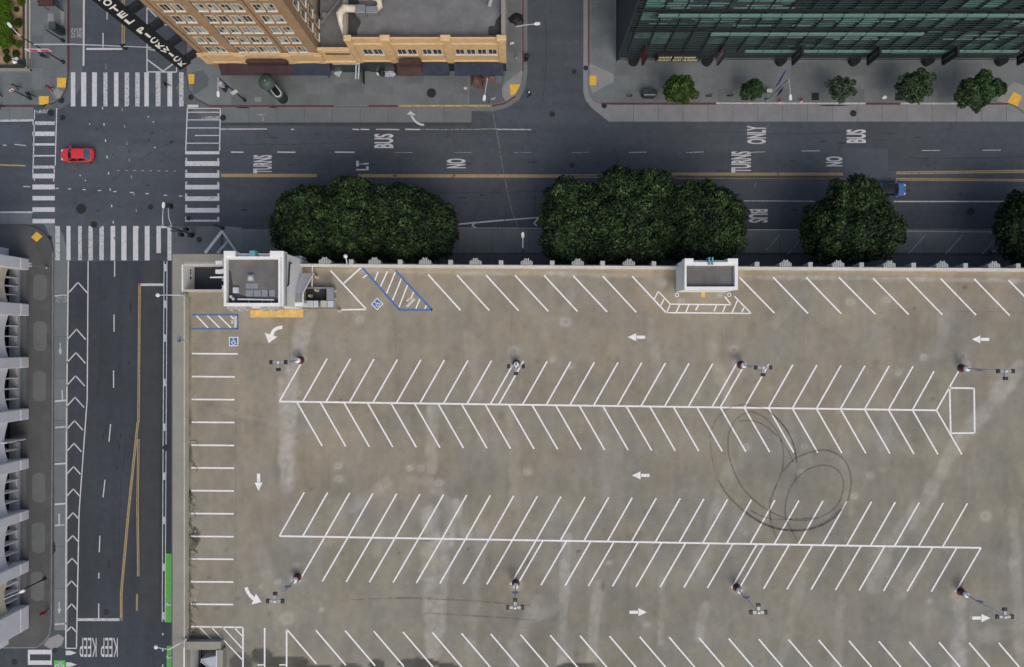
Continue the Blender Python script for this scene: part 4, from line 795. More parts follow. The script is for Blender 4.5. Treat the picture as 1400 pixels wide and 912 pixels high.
# second shaft, south-west
s2x1, s2y1, s2y0 = -33.85, -34.3, -39
G(MB().box(xi-.03, xi+.1, s2y0, s2y1, 9, ZP+.05), 'shaft_wall', 'white'); G(MB().box(xi+.1, s2x1+.3, s2y1-.35, s2y1+.55, 9.5, ZP-.2), 'shaft_coping', 'coping'); G(MB().box(s2x1-.1, s2x1+.55, s2y0, s2y1-.352, 9, ZP-.1), 'shaft_coping', 'coping')
G(MB().box(xi, s2x1, s2y0, s2y1, 8.8, 9.2), 'shaft_floor', 'asphB'); G(MB().box(s2x1-.17, s2x1-.1, s2y0+1.2, s2y1-.36, 9.3, ZP), 'shaft_wall', 'signwhite')
G(MB().add([(-36.0, -36.1, 12.4), (s2x1-.18, -37.0, 13.05), (s2x1-.18, -35.3, 13.0), (-36.0, -35.9, 12.4), (-36, -36.1, 10), (s2x1-.18, -37.0, 10), (s2x1-.18, -35.3, 10), (-36, -35.9, 10)], [(0, 1, 2, 3), (0, 4, 5, 1), (3, 2, 6, 7), (0, 3, 7, 4)]), 'shaft_stair_roof', 'lsteel')
G(MB().tube([(-36.0, -36.15, 12.45), (s2x1-.15, -37.05, 13.1)], .06), 'shaft_rail', 'signwhite')
# ---- lift tower (north-east)
ZE = 17.0; ex0, ex1, ey0, ey1 = 17.48, 23.18, 5.36, 8.62
et = G(MB().box(ex0+.05, ex1-.05, ey0+.05, ey1-.05, ZD-.1, ZE-.6), 'lift_tower', 'white')
def ET(mb, name, mat, **kw): return mb.build(name, mat, et, off=tuple(GO), **kw)
ET(MB().box(ex0+.24, ex1-.35, ey0+.36, ey1-.68, ZE-.61, ZE-.55), 'tower_roof', 'towroof')
ET(MB().box(ex0, ex0+.22, ey0, ey1, ZE-.65, ZE), 'rim_wall', 'white'); ET(MB().box(ex1-.33, ex1, ey0, ey1, ZE-.65, ZE), 'rim_wall', 'white'); ET(MB().box(ex0+.22, ex1-.33, ey0, ey0+.35, ZE-.65, ZE-.02), 'rim_wall', 'white'); ET(MB().box(ex0+.22, ex1-.33, ey1-.66, ey1-.28, ZE-.65, ZE-.03), 'rim_wall', 'white')
ET(MB().box(ex0+.003, ex0+.95, ey1-.3, ey1+.1, ZE-1.5, ZE+.04).box(ex1-1.1, ex1-.003, ey1-.3, ey1+.1, ZE-1.5, ZE+.04), 'corner_pier', 'white', bevel=.03)
ET(MB().box(20.0, 20.15, ey1-.6, ey1+.2, 16, ZE+.25).box(20.35, 20.5, ey1-.6, ey1+.2, 16, ZE+.25).box(20.15, 20.35, ey1-.35, ey1-.15, 16, ZE+.15), 'turquoise_blade', 'teal')
c = XY(961, 403, ZD); ET(MB().box(c[0]-.22, c[0]+.22, c[1]-.3, c[1]+.45, ZD, ZD+.08), 'yellow_threshold', 'dyellow')
for x, y in ((925.5, 403.5), (997, 403)): c = XY(x, y, ZD); o = D(MB().ribbon([(c[0]+.2*cos(i*pi/6), c[1]+.2*sin(i*pi/6)) for i in range(13)], .08, ZD+.012), 'deck_ring_mark', 'dwhite')
# ---- metal stair and plant platform east of the stair tower
st = tag(empty('roof_stair', P(425, 395, ZD)), 'grey sloped metal roof stair against the east face of the white tower', 'stairs')
def ST(mb, name, mat, par=None, **kw): return mb.build(name, mat, par or st, off=tuple(st.location), **kw)
def q4(a, z): return (*XY(a[0], a[1], z), z)
rp = [q4((415, 373), 13.4), q4((428, 374), 13.4), q4((414, 400), 15.2), q4((399, 399.5), 15.2)]
ST(MB().add(rp+[(v[0], v[1], v[2]-.12) for v in rp], [(3, 2, 1, 0), (4, 5, 6, 7), (0, 1, 5, 4), (1, 2, 6, 5), (2, 3, 7, 6), (3, 0, 4, 7)]), 'sloped_canopy', 'lsteel')
rl = [q4((428.5, 374), 13.6), q4((414.5, 400), 15.4), q4((414, 418), 15.4)]; ST(MB().tube(rl, .07), 'handrail', 'signwhite')
rl = [q4((398.5, 399.5), 15.4), q4((398.5, 413), 15.4)]; ST(MB().tube(rl, .07), 'handrail', 'signwhite'); ST(MB().tube([q4((427, 362), 13.2), q4((426.5, 392), 13.2)], .06), 'handrail', 'signwhite')
for i in range(4):
    a = q4((400+i*3.9, 400), 15.0-i*.0); b = q4((400+i*3.9, 413), 15.0); ST(MB().box(a[0], a[0]+.2, b[1], a[1], 14.9, 15), 'stair_tread', 'steel')
ST(MB().box(XY(390, 0, 15)[0], XY(414, 0, 15)[0], XY(0, 419, 15)[1], XY(0, 413.5, 15)[1], 14.7, 15.1), 'landing', 'white')
for x, y, z in ((415, 374, 13.3), (428, 374, 13.3), (414, 413, 14.7), (399, 413, 14.7)): c = XY(x, y, z); ST(MB().box(c[0]-.06, c[0]+.06, c[1]-.06, c[1]+.06, ZD, z), 'stair_post', 'steel')
pl = tag(empty('plant_platform', P(440, 402, ZD)), 'grey steel-framed plant enclosure with pale boxes beside the metal roof stair', 'plant enclosure')
def PLT(mb, name, mat, **kw): return mb.build(name, mat, pl, off=tuple(pl.location), **kw)
a = XY(415, 393, ZD+1); b = XY(456, 421, ZD+1)
PLT(MB().box(a[0], b[0], b[1], a[1], ZD, ZD+.05), 'platform_floor', 'blackroof')
PLT(MB().box(a[0], b[0], a[1]-.12, a[1], ZD+.05, ZD+1.1), 'frame_panel', 'steel'); PLT(MB().box(b[0]-.75, b[0], b[1]+.7, a[1]-.121, ZD+.05, ZD+1.15), 'side_cabinet', 'steel', bevel=.03)
for x0, x1, mt in ((414, 428, 'lsteel'), (428.6, 435, 'lsteel'), (438, 446.6, 'parapet'), (447.4, 455.6, 'lsteel')):
    p = XY(x0, 411, ZD+1.3); q = XY(x1, 420, ZD+1.3); PLT(MB().box(p[0], q[0], q[1], p[1], ZD+.05, ZD+1.3), 'equipment_box', mt, bevel=.03)
for i, (x, y) in enumerate(((458, 398), (458, 409), (434, 379), (464.5, 424.6), (425.5, 405), (434, 397))):
    t = tag(empty('bollard', P(x, y, ZD)), ['short white bollard at the upper corner of the plant enclosure', 'short white bollard at the lower right side of the plant enclosure', 'short white bollard above the plant enclosure by the stair', 'short white bollard at the left end of the triangle bay line', 'short white bollard inside the enclosure beside the stair', 'short white bollard inside the enclosure near its upper frame'][i], 'bollard', 'white bollards by the plant enclosure')
    MB().lathe((0, 0), [(.22, 0), (.22, .1), (.14, .12), (.14, .85), (.1, .95), (.02, 1.0)], 12).build('post', 'parapet', t, smooth=False)

# ================================================================== FLOODLIGHT MASTS ON THE DECK
def mast():
    t = empty('floodlight_mast')
    MB().lathe((0, 0), [(.46, 0), (.46, .08), (.36, .1), (.34, 1.0)], 18).build('base', 'maroonbase', t)
    MB().lathe((0, 0), [(.30, 1.0), (.30, 1.35), (.22, 1.45), (.1, 1.5)], 18).build('base_cap', 'signwhite', t)
    MB().lathe((0, 0), [(.10, 1.45), (.065, 8.3)], 10).build('pole', 'lsteel', t, smooth=True)
    s = MB().box(-.32, .32, -.14, -.10, 3.5, 4.1).build('sign', 'signblue', t); MB().box(-.24, .24, -.144, -.141, 3.7, 3.85).build('sign_band', 'signwhite', s)
    MB().lathe((0, 0), [(.13, 8.25), (.13, 8.45), (.05, 8.5)], 10).build('pole_cap', 'signwhite', t)
    for k_, (dx, dy) in enumerate(((-1, 0), (1, 0), (0, -1))):
        m = MB(); w, l = .17, .58
        if dx: m.box(min(dx*.22, dx*.62), max(dx*.22, dx*.62), -.13, .13, 8.2, 8.33)
        else: m.box(-.13, .13, -.62, -.22, 8.2, 8.33)
        o = m.build('lamp_gear', 'steel', t)
        m = MB()
        if dx: m.box(min(dx*.58, dx*.92), max(dx*.58, dx*.92), -.22, .22, 8.12, 8.36)
        else: m.box(-.22, .22, -.92, -.58, 8.12, 8.36)
        m.build('lamp_head', 'black', t, bevel=.03)
    return t
m0 = mast()
mlist = [(411, 492.5, 0, 'floodlight mast at the upper left, beside the first angled stall line'), (706, 497.5, 0, 'floodlight mast in the upper row whose lamp heads sit right over its base'), (1013, 499, 0, 'floodlight mast in the upper row between two close stall lines'), (1314, 503.5, 0, 'floodlight mast above the small white rectangle at the right'),
         (407, 789, pi, 'floodlight mast in the lower left near the curved white arrow'), (705, 797, pi, 'floodlight mast in the lower row, second from the left'), (1007, 803, pi, 'floodlight mast in the lower row, third from the left'), (1313, 808.5, pi, 'floodlight mast at the lower right above the white right-pointing arrow')]
for i, (x, y, rz, lb) in enumerate(mlist):
    o = m0 if i == 0 else copy_tree(m0); o.location = P(x, y, ZD); o.rotation_euler = (0, 0, rz); tag(o, lb, 'light mast', 'floodlight masts on the garage roof')
for i, (x, y, tx, ty, dz, lb) in enumerate(((253.5, 404, 215.5, 403.5, .3, 'white curved lamp arm reaching over the street from the upper west parapet'), (254, 874, 213, 885, .3, 'white curved lamp arm reaching over the street from the lower west parapet'))):
    t = tag(empty('parapet_lamp', P(x, y, ZP)), lb, 'street lamp', 'lamp arms on the west parapet'); b_ = t.location
    e = Vector(P(tx, ty, ZP+1.0)); s_ = Vector(b_); mid = (s_+e)/2+Vector((0, 0, .5))-(Vector((0, .5, 0)) if i else Vector((0, 0, 0)))
    MB().tube([tuple(s_), tuple(s_*.75+mid*.25+Vector((0, 0, .35))), tuple(mid), tuple(e)], [.09, .08, .06, .05]).build('lamp_arm', 'lsteel', t, off=tuple(b_)); MB().lathe((e.x, e.y), [(.05, e.z-.1), (.22, e.z-.08), (.22, e.z+.02), (.1, e.z+.1)], 12).build('lamp_head', 'signwhite', t, off=tuple(b_))
    MB().box(b_.x-.15, b_.x+.15, b_.y-.15, b_.y+.15, ZP-.3, ZP+.15).build('bracket', 'steel', t, off=tuple(b_))
t = tag(empty('globe_lamp', P(476, 363, ZP)), 'small white globe lamp on the north parapet above the triangle bay', 'lamp'); MB().tube([(0, 0, 0), (.05, .1, .8), (0, .9, 1.2)], .06).build('lamp_arm', 'lsteel', t); MB().lathe((0, .9), [(.05, 1.1), (.2, 1.2), (.24, 1.35), (.15, 1.5), (.03, 1.55)], 12).build('globe', 'signwhite', t, smooth=True)
t = tag(empty('parapet_sign', P(253, 466, ZP)), 'small blue sign mounted on the west parapet beside the wheelchair symbol', 'sign'); MB().tube([(0, 0, 0), (-.4, 0, .3)], .04).build('bracket', 'steel', t); MB().box(-.65, -.45, -.15, .15, .1, .5).build('sign_plate', 'signblue', t)
# weeds and fallen cable along the west parapet
def weeds():
    m = MB(); r_ = random.Random(3)
    for (y0, y1, dens) in ((590, 640, 4), (660, 700, 8), (700, 735, 7), (745, 800, 8), (800, 880, 12)):
        for j in range(dens):
            y = r_.uniform(y0, y1); x = 259; pts = []
            for s_ in range(9):
                x = min(271, max(258.5, x+r_.uniform(-3, 4.5))); y += r_.uniform(-1, 3.5); pts.append((*XY(x, y, ZD), ZD+.04+r_.random()*.08))
            m.tube(pts, [.026*(1-i/12) for i in range(9)], 4)
    return m
o = weeds().build('dry_vine', 'dkgreen'); o['kind'] = 'stuff'; tag(o, 'dry dark vines creeping along the foot of the west parapet', 'vine')

# ================================================================== HOTEL (tan brick tower with a blade sign)
FY = 34.35
hx0, hx1 = -38.5, -24.1
hot = tag(empty('hotel_building', (hx0, FY, 0)), 'tall tan brick hotel with cream windows and an orange base at the street corner', 'hotel')
HO = hot.location.copy()
def HB(mb, name, mat, par=None, **kw): return mb.build(name, mat, par or hot, off=tuple(HO), **kw)
ZH = 31.0
HB(MB().prism([(hx0, FY), (hx1, FY), (hx1, FY+4.2), (hx1-2.5, FY+4.2), (hx1-2.5, FY+26), (hx0, FY+26)], .1, ZH), 'wall', 'brick')
HB(MB().box(hx0-.15, hx1+.15, FY-.12, FY+26, ZH, ZH+.8), 'roof_parapet', 'terra')
HB(MB().box(hx1-2.5, hx1-.6, FY+4.25, FY+25, .1, 24), 'light_court_wall', 'cream')
# orange base with pilasters
HB(MB().box(hx0-.05, hx1+.05, FY-.18, FY-.001, 3.9, 6.9), 'base_band', 'terra'); HB(MB().box(hx0-.18, hx0-.001, FY-.001, FY+20, 3.6, 6.7), 'base_band', 'terra')
HB(MB().box(hx0-.1, hx1+.1, FY-.30, FY-.18, 6.55, 6.95), 'cornice', 'terra2'); HB(MB().box(hx0-.1, hx1+.1, FY-.3, FY-.18, 3.95, 4.3), 'cornice', 'terra2')
for x in (-38.5, -33.6, -28.2, -24.1):
    HB(MB().box(x-.55 if x > hx0 else x-.2, x+.55 if x < hx1 else x+.12, FY-.32, FY-.182, 3.75, 7.3), 'pilaster', 'terra2', bevel=.06)
    HB(MB().box(x-.65 if x > hx0 else x-.25, x+.65 if x < hx1 else x+.2, FY-.42, FY-.18, 6.4, 6.75), 'pilaster_capital', 'terra')
for x in (-37.9, -33.6, -28.2): HB(MB().box(x-.03, x+.03, FY-.05, FY-.002, 7.3, ZH), 'wall_joint', 'maroon2')
for k in (1,): HB(MB().box(hx0-.012, hx1+.012, FY-.03, FY-.001, 6.0+2.96*k+.05, 6.0+2.96*k+.17), 'string_course', 'brick')
def window(w=.84, h=1.5, par=hot):
    f = MB().box(-w/2-.08, w/2+.08, -.06, -.001, -h/2-.08, h/2+.08).build('window', 'frame', par)
    MB().box(-w/2-.12, w/2+.12, -.2, -.061, -h/2-.20, -h/2-.09).build('sill', 'frame', f)
    MB().box(-w/2-.08, w/2+.08, -.1, -.061, h/2+.081, h/2+.16).build('lintel', 'terra', f)
    for s_ in (-1, 1):
        MB().box(min(s_*.04, s_*(w/2-.04)), max(s_*.04, s_*(w/2-.04)), -.075, -.0605, .03, h/2-.05).build('pane', 'glass', f)
        MB().box(min(s_*.04, s_*(w/2-.04)), max(s_*.04, s_*(w/2-.04)), -.07, -.0603, -h/2+.03, -.03).build('pane', 'glass', f)
    return f
wp = window(); first = True
WX = [-36.65, -35.35, -33.0, -31.7, -30.35, -29.15, -27.1, -25.8]
def putw(x, y, z, rz=0, blind=.4):
    global first
    o = wp if first else copy_tree(wp, hot); first = False
    o.location = (x-HO.x, y-HO.y, z); o.rotation_euler = (0, 0, rz)
    for c in o.children:
        if c.name.startswith('pane') and random.random() < blind:
            c.data = BLIND[c.data.name.split('.')[0]+str(len(c.data.vertices))] if False else c.data
            if not c.material_slots[0].link == 'OBJECT': c.material_slots[0].link = 'OBJECT'
            c.material_slots[0].material = M['blind']
        else:
            c.material_slots[0].link = 'OBJECT' if c.name.startswith('pane') else 'DATA'
            if c.name.startswith('pane'): c.material_slots[0].material = M['glass']
    return o
for k in range(7):
    for x in WX: putw(x, FY, 8.1+2.96*k, 0, .55)
for k in range(6):
    for y in (36.0, 37.6): putw(hx1, y, 8.1+2.96*k, pi/2, .4)
# awnings over the shops: fabric slopes out from the wall, arched tops
def awning(par, x0, x1, mat, y=FY-.18, zt=3.9, zb=2.9, out=1.15, segs=8, name='awning', B=None):
    B = B or HB; m = MB(); n = segs
    top = [(x0+(x1-x0)*i/n, y, zt+.28*sin(pi*i/n)) for i in range(n+1)]; bot = [(x0+(x1-x0)*i/n, y-out, zb) for i in range(n+1)]
    vs = top+bot+[(v[0], v[1], v[2]-.22) for v in bot]
    fs = [(i, n+1+i, n+2+i, i+1) for i in range(n)]+[(n+1+i, 2*n+2+i, 2*n+3+i, n+2+i) for i in range(n)]+[(0, 2*n+2, n+1), (n, 2*n+1, 3*n+2)]
    m.add(vs, fs); m.add([(x0, y, zb-.2), (x1, y, zb-.2), (x1, y-out+.02, zb-.2), (x0, y-out+.02, zb-.2)], [(0, 1, 2, 3)])
    return B(m, name, mat, par)
awning(hot, -37.3, -33.7, 'maroon'); awning(hot, -33.68, -28.3, 'maroon'); awning(hot, -28.28, -23.6, 'navy')
HB(MB().box(-33.3, -28.4, FY-.75, FY-.35, 4.5, 5.6), 'fascia_sign', 'maroon2')
for i in range(4): HB(MB().box(-33.25+i*1.22, -32.1+i*1.22, FY-.79, FY-.751, 4.6, 5.5), 'fascia_panel', 'maroon')
# blade sign: stacked upright letters, seen from the south-east
bs = tag(empty('hotel_sign', (-40.3, 33.2, 7)), 'tall black vertical blade sign with white stacked letters on the corner of the brick hotel', 'blade sign')
dirn = Vector((.83, .56)).normalized(); nrm = Vector((dirn.y, -dirn.x))          # sign plane runs to the building corner; face looks south-east
cen = Vector((-40.5, 33.15))
def sbox(m, u0, u1, t0, t1, z0, z1, c=cen):
    m.prism([tuple(c+dirn*u0+nrm*t0), tuple(c+dirn*u1+nrm*t0), tuple(c+dirn*u1+nrm*t1), tuple(c+dirn*u0+nrm*t1)], z0, z1); return m
BO = tuple(bs.location)
sbox(MB(), -.8, .8, -.18, .18, 5.9, 28.5).build('sign_panel', 'black', bs, off=BO)
for z in (7.1, 11.7, 16.3, 20.9, 25.5): sbox(MB(), .8, 2.15, -.28, .28, z-.5, z+.35).build('bracket', 'black', bs, off=BO)
ang = math.atan2(dirn.y, dirn.x)
for ch, z in zip('HOTEL PICKWICK', (25.6, 24.15, 22.7, 21.25, 19.8, None, 17.2, 15.75, 14.3, 12.85, 11.4, 9.95, 8.5, 7.05)):
    if z is None: continue
    w = {'I': .26, 'W': .95}.get(ch, .78); me = text_mesh(ch, w, 1.12, .035); me.materials.append(M['letter'])
    o = link('sign_letter', me, bs); p = cen+nrm*.19; o.location = (p.x-BO[0], p.y-BO[1], z-BO[2]); o.rotation_euler = (pi/2, 0, ang)
# ---- one-storey link with dentils
lk = tag(empty('link_building', (hx1, FY, 0)), 'low orange front with a row of dentils between the brick hotel and the flat-roofed block', 'building'); LO = tuple(lk.location)
MB().box(hx1+.01, -20.25, FY-.1, FY+.25, 3.7, 7.9).build('wall', 'terra', lk, off=LO); MB().box(hx1+.02, -20.3, FY+.252, FY+14, .13, 6.4).build('roof', 'roof', lk, off=LO)
MB().box(hx1+.02, -20.2, FY-.3, FY-.101, 4.0, 4.3).build('cornice', 'terra2', lk, off=LO); MB().box(hx1+.6, -20.4, FY-.25, FY-.102, 7.5, 7.92).build('cornice', 'terra2', lk, off=LO)
for i in range(14): MB().box(-23.3+i*.21, -23.19+i*.21, FY-.2, FY-.101, 6.6, 6.95).build('dentil', 'maroon', lk, off=LO)
MB().box(hx1+.3, -20.4, FY-.1, FY-.05, .13, 3.69).build('shopfront', 'glass', lk, off=LO)
MB().tube([(-23.9, 37.8, 6.9), (-21.2, 40.8, 7.3)], .14).build('roof_pipe', 'steel', lk, off=LO); MB().box(-23.7, -23.2, 38.5, 39.1, 6.4, 7.0).build('roof_unit', 'steel', lk, off=LO)
# ---- low orange block with flat felt roof
lx0, lx1, ZL = -20.2, -1.83, 11.2
lb = tag(empty('shop_building', (lx0, FY, 0)), 'two-storey orange terracotta shop block with a flat grey felt roof', 'building'); LBO = tuple(lb.location)
def LB_(mb, name, mat, par=None, **kw): return mb.build(name, mat, par or lb, off=LBO, **kw)
LB_(MB().box(lx0, lx1, FY, FY+.35, 3.5, ZL), 'front_wall', 'terra'); LB_(MB().box(lx0, lx1, FY+.05, FY+.35, .13, 3.5), 'ground_floor_wall', 'navy'); LB_(MB().box(lx1-.35, lx1, FY+.351, FY+30, .13, ZL-.02), 'side_wall', 'cream')
LB_(MB().box(lx0, lx0+.3, FY+.351, FY+30, .13, ZL-.1), 'side_wall', 'cream'); LB_(MB().box(lx0+.3, lx1-.35, FY+.351, FY+30, .13, 10.2), 'roof', 'roof')
LB_(MB().box(lx0, lx1+.05, FY+.2, FY+.37, ZL, ZL+.12), 'roof_cap', 'maroon2'); LB_(MB().box(lx1-.4, lx1+.05, FY+.371, FY+30, ZL-.02, ZL+.1), 'roof_cap', 'coping'); LB_(MB().box(lx0-.06, lx0+.32, FY+.371, FY+30, ZL-.1, ZL+.02), 'roof_cap', 'coping')
LB_(MB().box(lx0, lx1+.1, FY-.14, FY-.001, 4.0, 4.2), 'cornice', 'terra2'); LB_(MB().box(lx0, lx1+.1, FY-.12, FY-.001, 9.5, 9.8), 'cornice', 'terra2')
for x in (-19.9, -15.5, -8.6, -2.2):
    LB_(MB().box(x-.45 if x > lx0+.5 else lx0, min(x+.45, lx1+.12), FY-.16, FY-.002, 3.6, ZL-.3), 'pilaster', 'terra', bevel=.05); LB_(MB().box(x-.6 if x > lx0+.7 else lx0, min(x+.6, lx1+.2), FY-.3, FY+.4, ZL-.29, ZL+.3), 'pilaster_capital', 'terra', bevel=.12)
for px_ in (503, 517, 549.6, 563.6, 584, 598, 629, 644, 659, 673.6):
    X = (px_-CX)*.0869; f = window(1.0, 1.5, lb); f.location = (X-LBO[0], -.005, 7.3)
for a, b, mt in ((454, 492, None), (543, 576, 'maroon2'), (577, 614, 'navy'), (621, 688, 'navy')):
    if mt: awning(lb, (a-CX)*.0905, (b-CX)*.0905, mt, FY-.23, B=LB_)
LB_(MB().box((546-CX)*.0888, (576-CX)*.0888, FY-1.0, FY-.36, 4.6, 5.8), 'balcony_box', 'maroon2', bevel=.04)
for a, b in ((-19.2, -15.9), (-15.1, -9), (-8.1, -2.3)): LB_(MB().box(a, b, FY-.06, FY-.001, .13, 3.9), 'shopfront', 'glass')
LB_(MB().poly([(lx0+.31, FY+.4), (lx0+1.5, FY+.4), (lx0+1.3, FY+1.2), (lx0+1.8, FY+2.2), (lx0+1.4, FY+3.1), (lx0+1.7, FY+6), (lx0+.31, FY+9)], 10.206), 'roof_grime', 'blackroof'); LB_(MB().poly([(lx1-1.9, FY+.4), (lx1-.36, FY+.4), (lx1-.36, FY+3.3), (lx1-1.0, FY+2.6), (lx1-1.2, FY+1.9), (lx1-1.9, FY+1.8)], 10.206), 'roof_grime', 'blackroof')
# roof plant and ducts
LB_(MB().box(-18.9, -17.7, 37.2, 38.15, 10.2, 11.5), 'duct_box', 'steel', bevel=.04); LB_(MB().box(-17.68, -16.3, 37.3, 38.1, 10.2, 11.2), 'duct_box', 'steel', bevel=.04)
LB_(MB().tube([(-20.35, 35.0, 10.2), (-20.5, 36.0, 11.4), (-20.55, 37.0, 11.7), (-20.0, 37.6, 11.8), (-18.9, 37.7, 11.4)], [.12, .25, .42, .45, .42], 12), 'cream_duct', 'cream', smooth=True)
LB_(MB().tube([(-18.6, 39.2, 11), (-17.0, 39.2, 11.1), (-16.2, 38.9, 11.1), (-16.1, 38.2, 10.9), (-16.6, 37.8, 10.8)], .36, 12), 'cream_duct', 'cream', smooth=True)
LB_(MB().tube([(-3.6, 38.2, 10.9), (-3.2, 39.8, 10.9)], .2, 8), 'roof_pipe', 'lsteel')
t = tag(empty('canopy_frame', P(472, 90)), 'white metal canopy frame standing out over the pavement beside the orange shop block', 'canopy frame'); TO = tuple(t.location)
a, b, c = P(455, 84.5, 3.7), P(491, 85, 3.7), P(490, 108, 2.2)
MB().box(a[0], b[0], a[1]-.3, a[1]+.05, 3.5, 3.75).build('beam', 'lsteel', t, off=TO)
MB().tube([b, c], .1).tube([(b[0]-.35, b[1], b[2]), (c[0]-.35, c[1], c[2])], .1).build('side_frame', 'lsteel', t, off=TO); MB().tube([(c[0]-.2, c[1], 0), c], .05).build('post', 'steel', t, off=TO)
MB().box(c[0]+.3, c[0]+.4, c[1], c[1]+1.7, 0.13, 1.2).build('side_screen', 'black', t, off=TO)

# ================================================================== GLASS BUILDING (north-east)
gx0, GY = 12.3, 35.72
gl = tag(empty('glass_building', (gx0, GY, 0)), 'large dark building with teal glass facade and horizontal metal fins at the top right', 'office building'); GLO = tuple(gl.location)
def GB(mb, name, mat, par=None, **kw): return mb.build(name, mat, par or gl, off=GLO, **kw)
GB(MB().box(gx0+.02, 96, GY+.35, GY+40, .1, 29), 'wall', 'tealwall'); GB(MB().box(gx0, gx0+.3, GY+.05, GY+40.1, .1, 29.1), 'side_wall', 'tealwall')
GB(MB().box(gx0-.1, gx0+.001, GY-.1, GY+40, .13, .35), 'plinth', 'black')
cw, rh, zb = 2.25, 1.765, 3.72
pm = {}
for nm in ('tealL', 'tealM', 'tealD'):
    me_o = MB().box(.06, cw-.06, 0, .06, .10, rh-.05).build('glass_pane', nm, gl); pm[nm] = me_o.data; bpy.data.objects.remove(me_o)
r_ = random.Random(11)
from mathutils import noise as mn
for i in range(21):
    for j in range(11):
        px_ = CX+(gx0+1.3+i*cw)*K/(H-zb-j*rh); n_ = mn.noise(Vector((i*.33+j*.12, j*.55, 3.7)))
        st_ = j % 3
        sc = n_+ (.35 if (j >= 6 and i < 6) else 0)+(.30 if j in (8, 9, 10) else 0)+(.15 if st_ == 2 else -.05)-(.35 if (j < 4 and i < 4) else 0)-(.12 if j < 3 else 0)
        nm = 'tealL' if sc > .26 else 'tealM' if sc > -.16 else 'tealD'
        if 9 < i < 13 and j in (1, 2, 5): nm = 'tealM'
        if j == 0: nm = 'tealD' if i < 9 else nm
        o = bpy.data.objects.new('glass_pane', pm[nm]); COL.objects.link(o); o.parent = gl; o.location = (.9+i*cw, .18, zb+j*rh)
GB(MB().box(gx0+.9+21*cw, 95, GY+.2, GY+.3, zb, 25), 'end_glazing', 'tealD')
for i in range(22): GB(MB().box(gx0+.85+i*cw, gx0+.95+i*cw, GY-.17, GY+.179, zb-.2, 25), 'mullion', 'black')
z = .9; k = 0
while z < 23.5:
    st_ = (z-3.65) % 5.3
    if z > 3.6 and (st_ < .28):
        pass
    GB(MB().box(gx0+.35, 95, GY-.13, GY-.06, z, z+.07), 'fin', 'fin'); z += .589
for zz_, x0, x1 in ((3.75, 27.5, 62), (9.3, 22, 48), (14.6, 15, 95), (20.0, 14, 60)):
    n = int((x1-x0)/cw)
    for i in range(n): GB(MB().box(x0+i*cw+.05, x0+(i+1)*cw-.05, GY-.32, GY-.14, zz_, zz_+.55), 'pale_louvre', 'finL')
for zz_ in (15.6, 10.3): GB(MB().box(gx0+.35, 95, GY-.25, GY-.135, zz_+.2, zz_+.75), 'dark_band', 'black')
# pale horizontal louvres in broken runs, caught light painted into their colour
r_ = random.Random(5)
for z_, x0, x1 in ((16.3, 16, 30), (16.9, 15, 28), (17.5, 15.5, 27.5), (18.1, 16, 29), (18.7, 16, 33), (19.3, 15, 31), (11.9, 14.4, 24.5), (12.5, 15, 24.2), (13.1, 14.6, 25.5), (13.7, 14.2, 24.8), (14.2, 14.4, 25), (8.6, 31, 40), (8.0, 31, 42), (12.6, 33, 42), (13.2, 33, 47), (13.8, 33, 46), (2.9, 46, 55), (7.4, 37, 44), (13.3, 56, 64), (12.7, 55, 62), (8.6, 52, 60), (18.6, 45, 52), (19.2, 47, 58), (11.4, 24, 33), (7.3, 50, 57), (5.3, 30, 38)):
    x = x0
    while x < x1-1:
        L = min(cw, x1-x); GB(MB().box(x+.06, x+L-.06, GY-.05, GY+.01, z_, z_+.2+r_.random()*.14), 'pale_louvre', 'finL' if r_.random() < .8 else 'fin'); x += cw
for i in range(6):
    X = 15.0+i*9.36; GB(MB().lathe((X-.6, GY-.1), [(.65, .13), (.65, 1.1)], 20), 'column', 'black')
# lit shop sign as rows of pale strokes over the entrance
for j, z_ in ((0, 2.2), (1, 3.1)):
    for i in range(34):
        if i in (11, 12, 20) or (j and i > 30): continue
        GB(MB().box(17.1+i*.148, 17.1+i*.148+(.12 if (i*7+j) % 3 else .07), GY-.75, GY-.7, z_, z_+(.42 if (i*5) % 4 else .3)), 'sign_stroke', 'yletter')
GB(MB().box(16.9, 22.4, GY-.69, GY-.3, 1.9, 3.6), 'entrance_canopy', 'black')
for i in range(6):
    X = 15.2+i*9.36
    t = tag(empty('blade_banner', (X, GY-.1, 0)), ['narrow red blade banner near the left corner of the glass building', 'pink blade banner, second from the left on the glass building', 'dark blue-grey blade banner behind the blue street sign', 'black blade banner above the gap between the third and fourth street trees', 'black blade banner above the fourth street tree from the left', 'black blade banner at the far right edge on the glass building'][i], 'banner', 'blade banners on the glass building')
    mt = ('signred', 'signpink', 'tealwall', 'black', 'black', 'black')[i]
    MB().box(-.14, .14, -1.35, -.2, 2.6, 6.2).build('banner_body', 'black', t); MB().box(-.16, -.141, -1.3, -.25, 2.75, 6.1).build('banner_face', mt, t)
    if i >= 1:
        m = MB()
        for q in range(8): m.box(-.175, -.161, -.95, -.95+(.28 if q % 3 else .2), 3.1+q*.33, 3.1+q*.33+.16)
        m.build('lettering_strokes', 'steel' if i > 1 else 'signwhite', t)
    MB().box(-.06, .06, -.2, .2, 3.2, 3.35).box(-.06, .06, -.2, .2, 5.4, 5.55).build('bracket', 'steel', t)

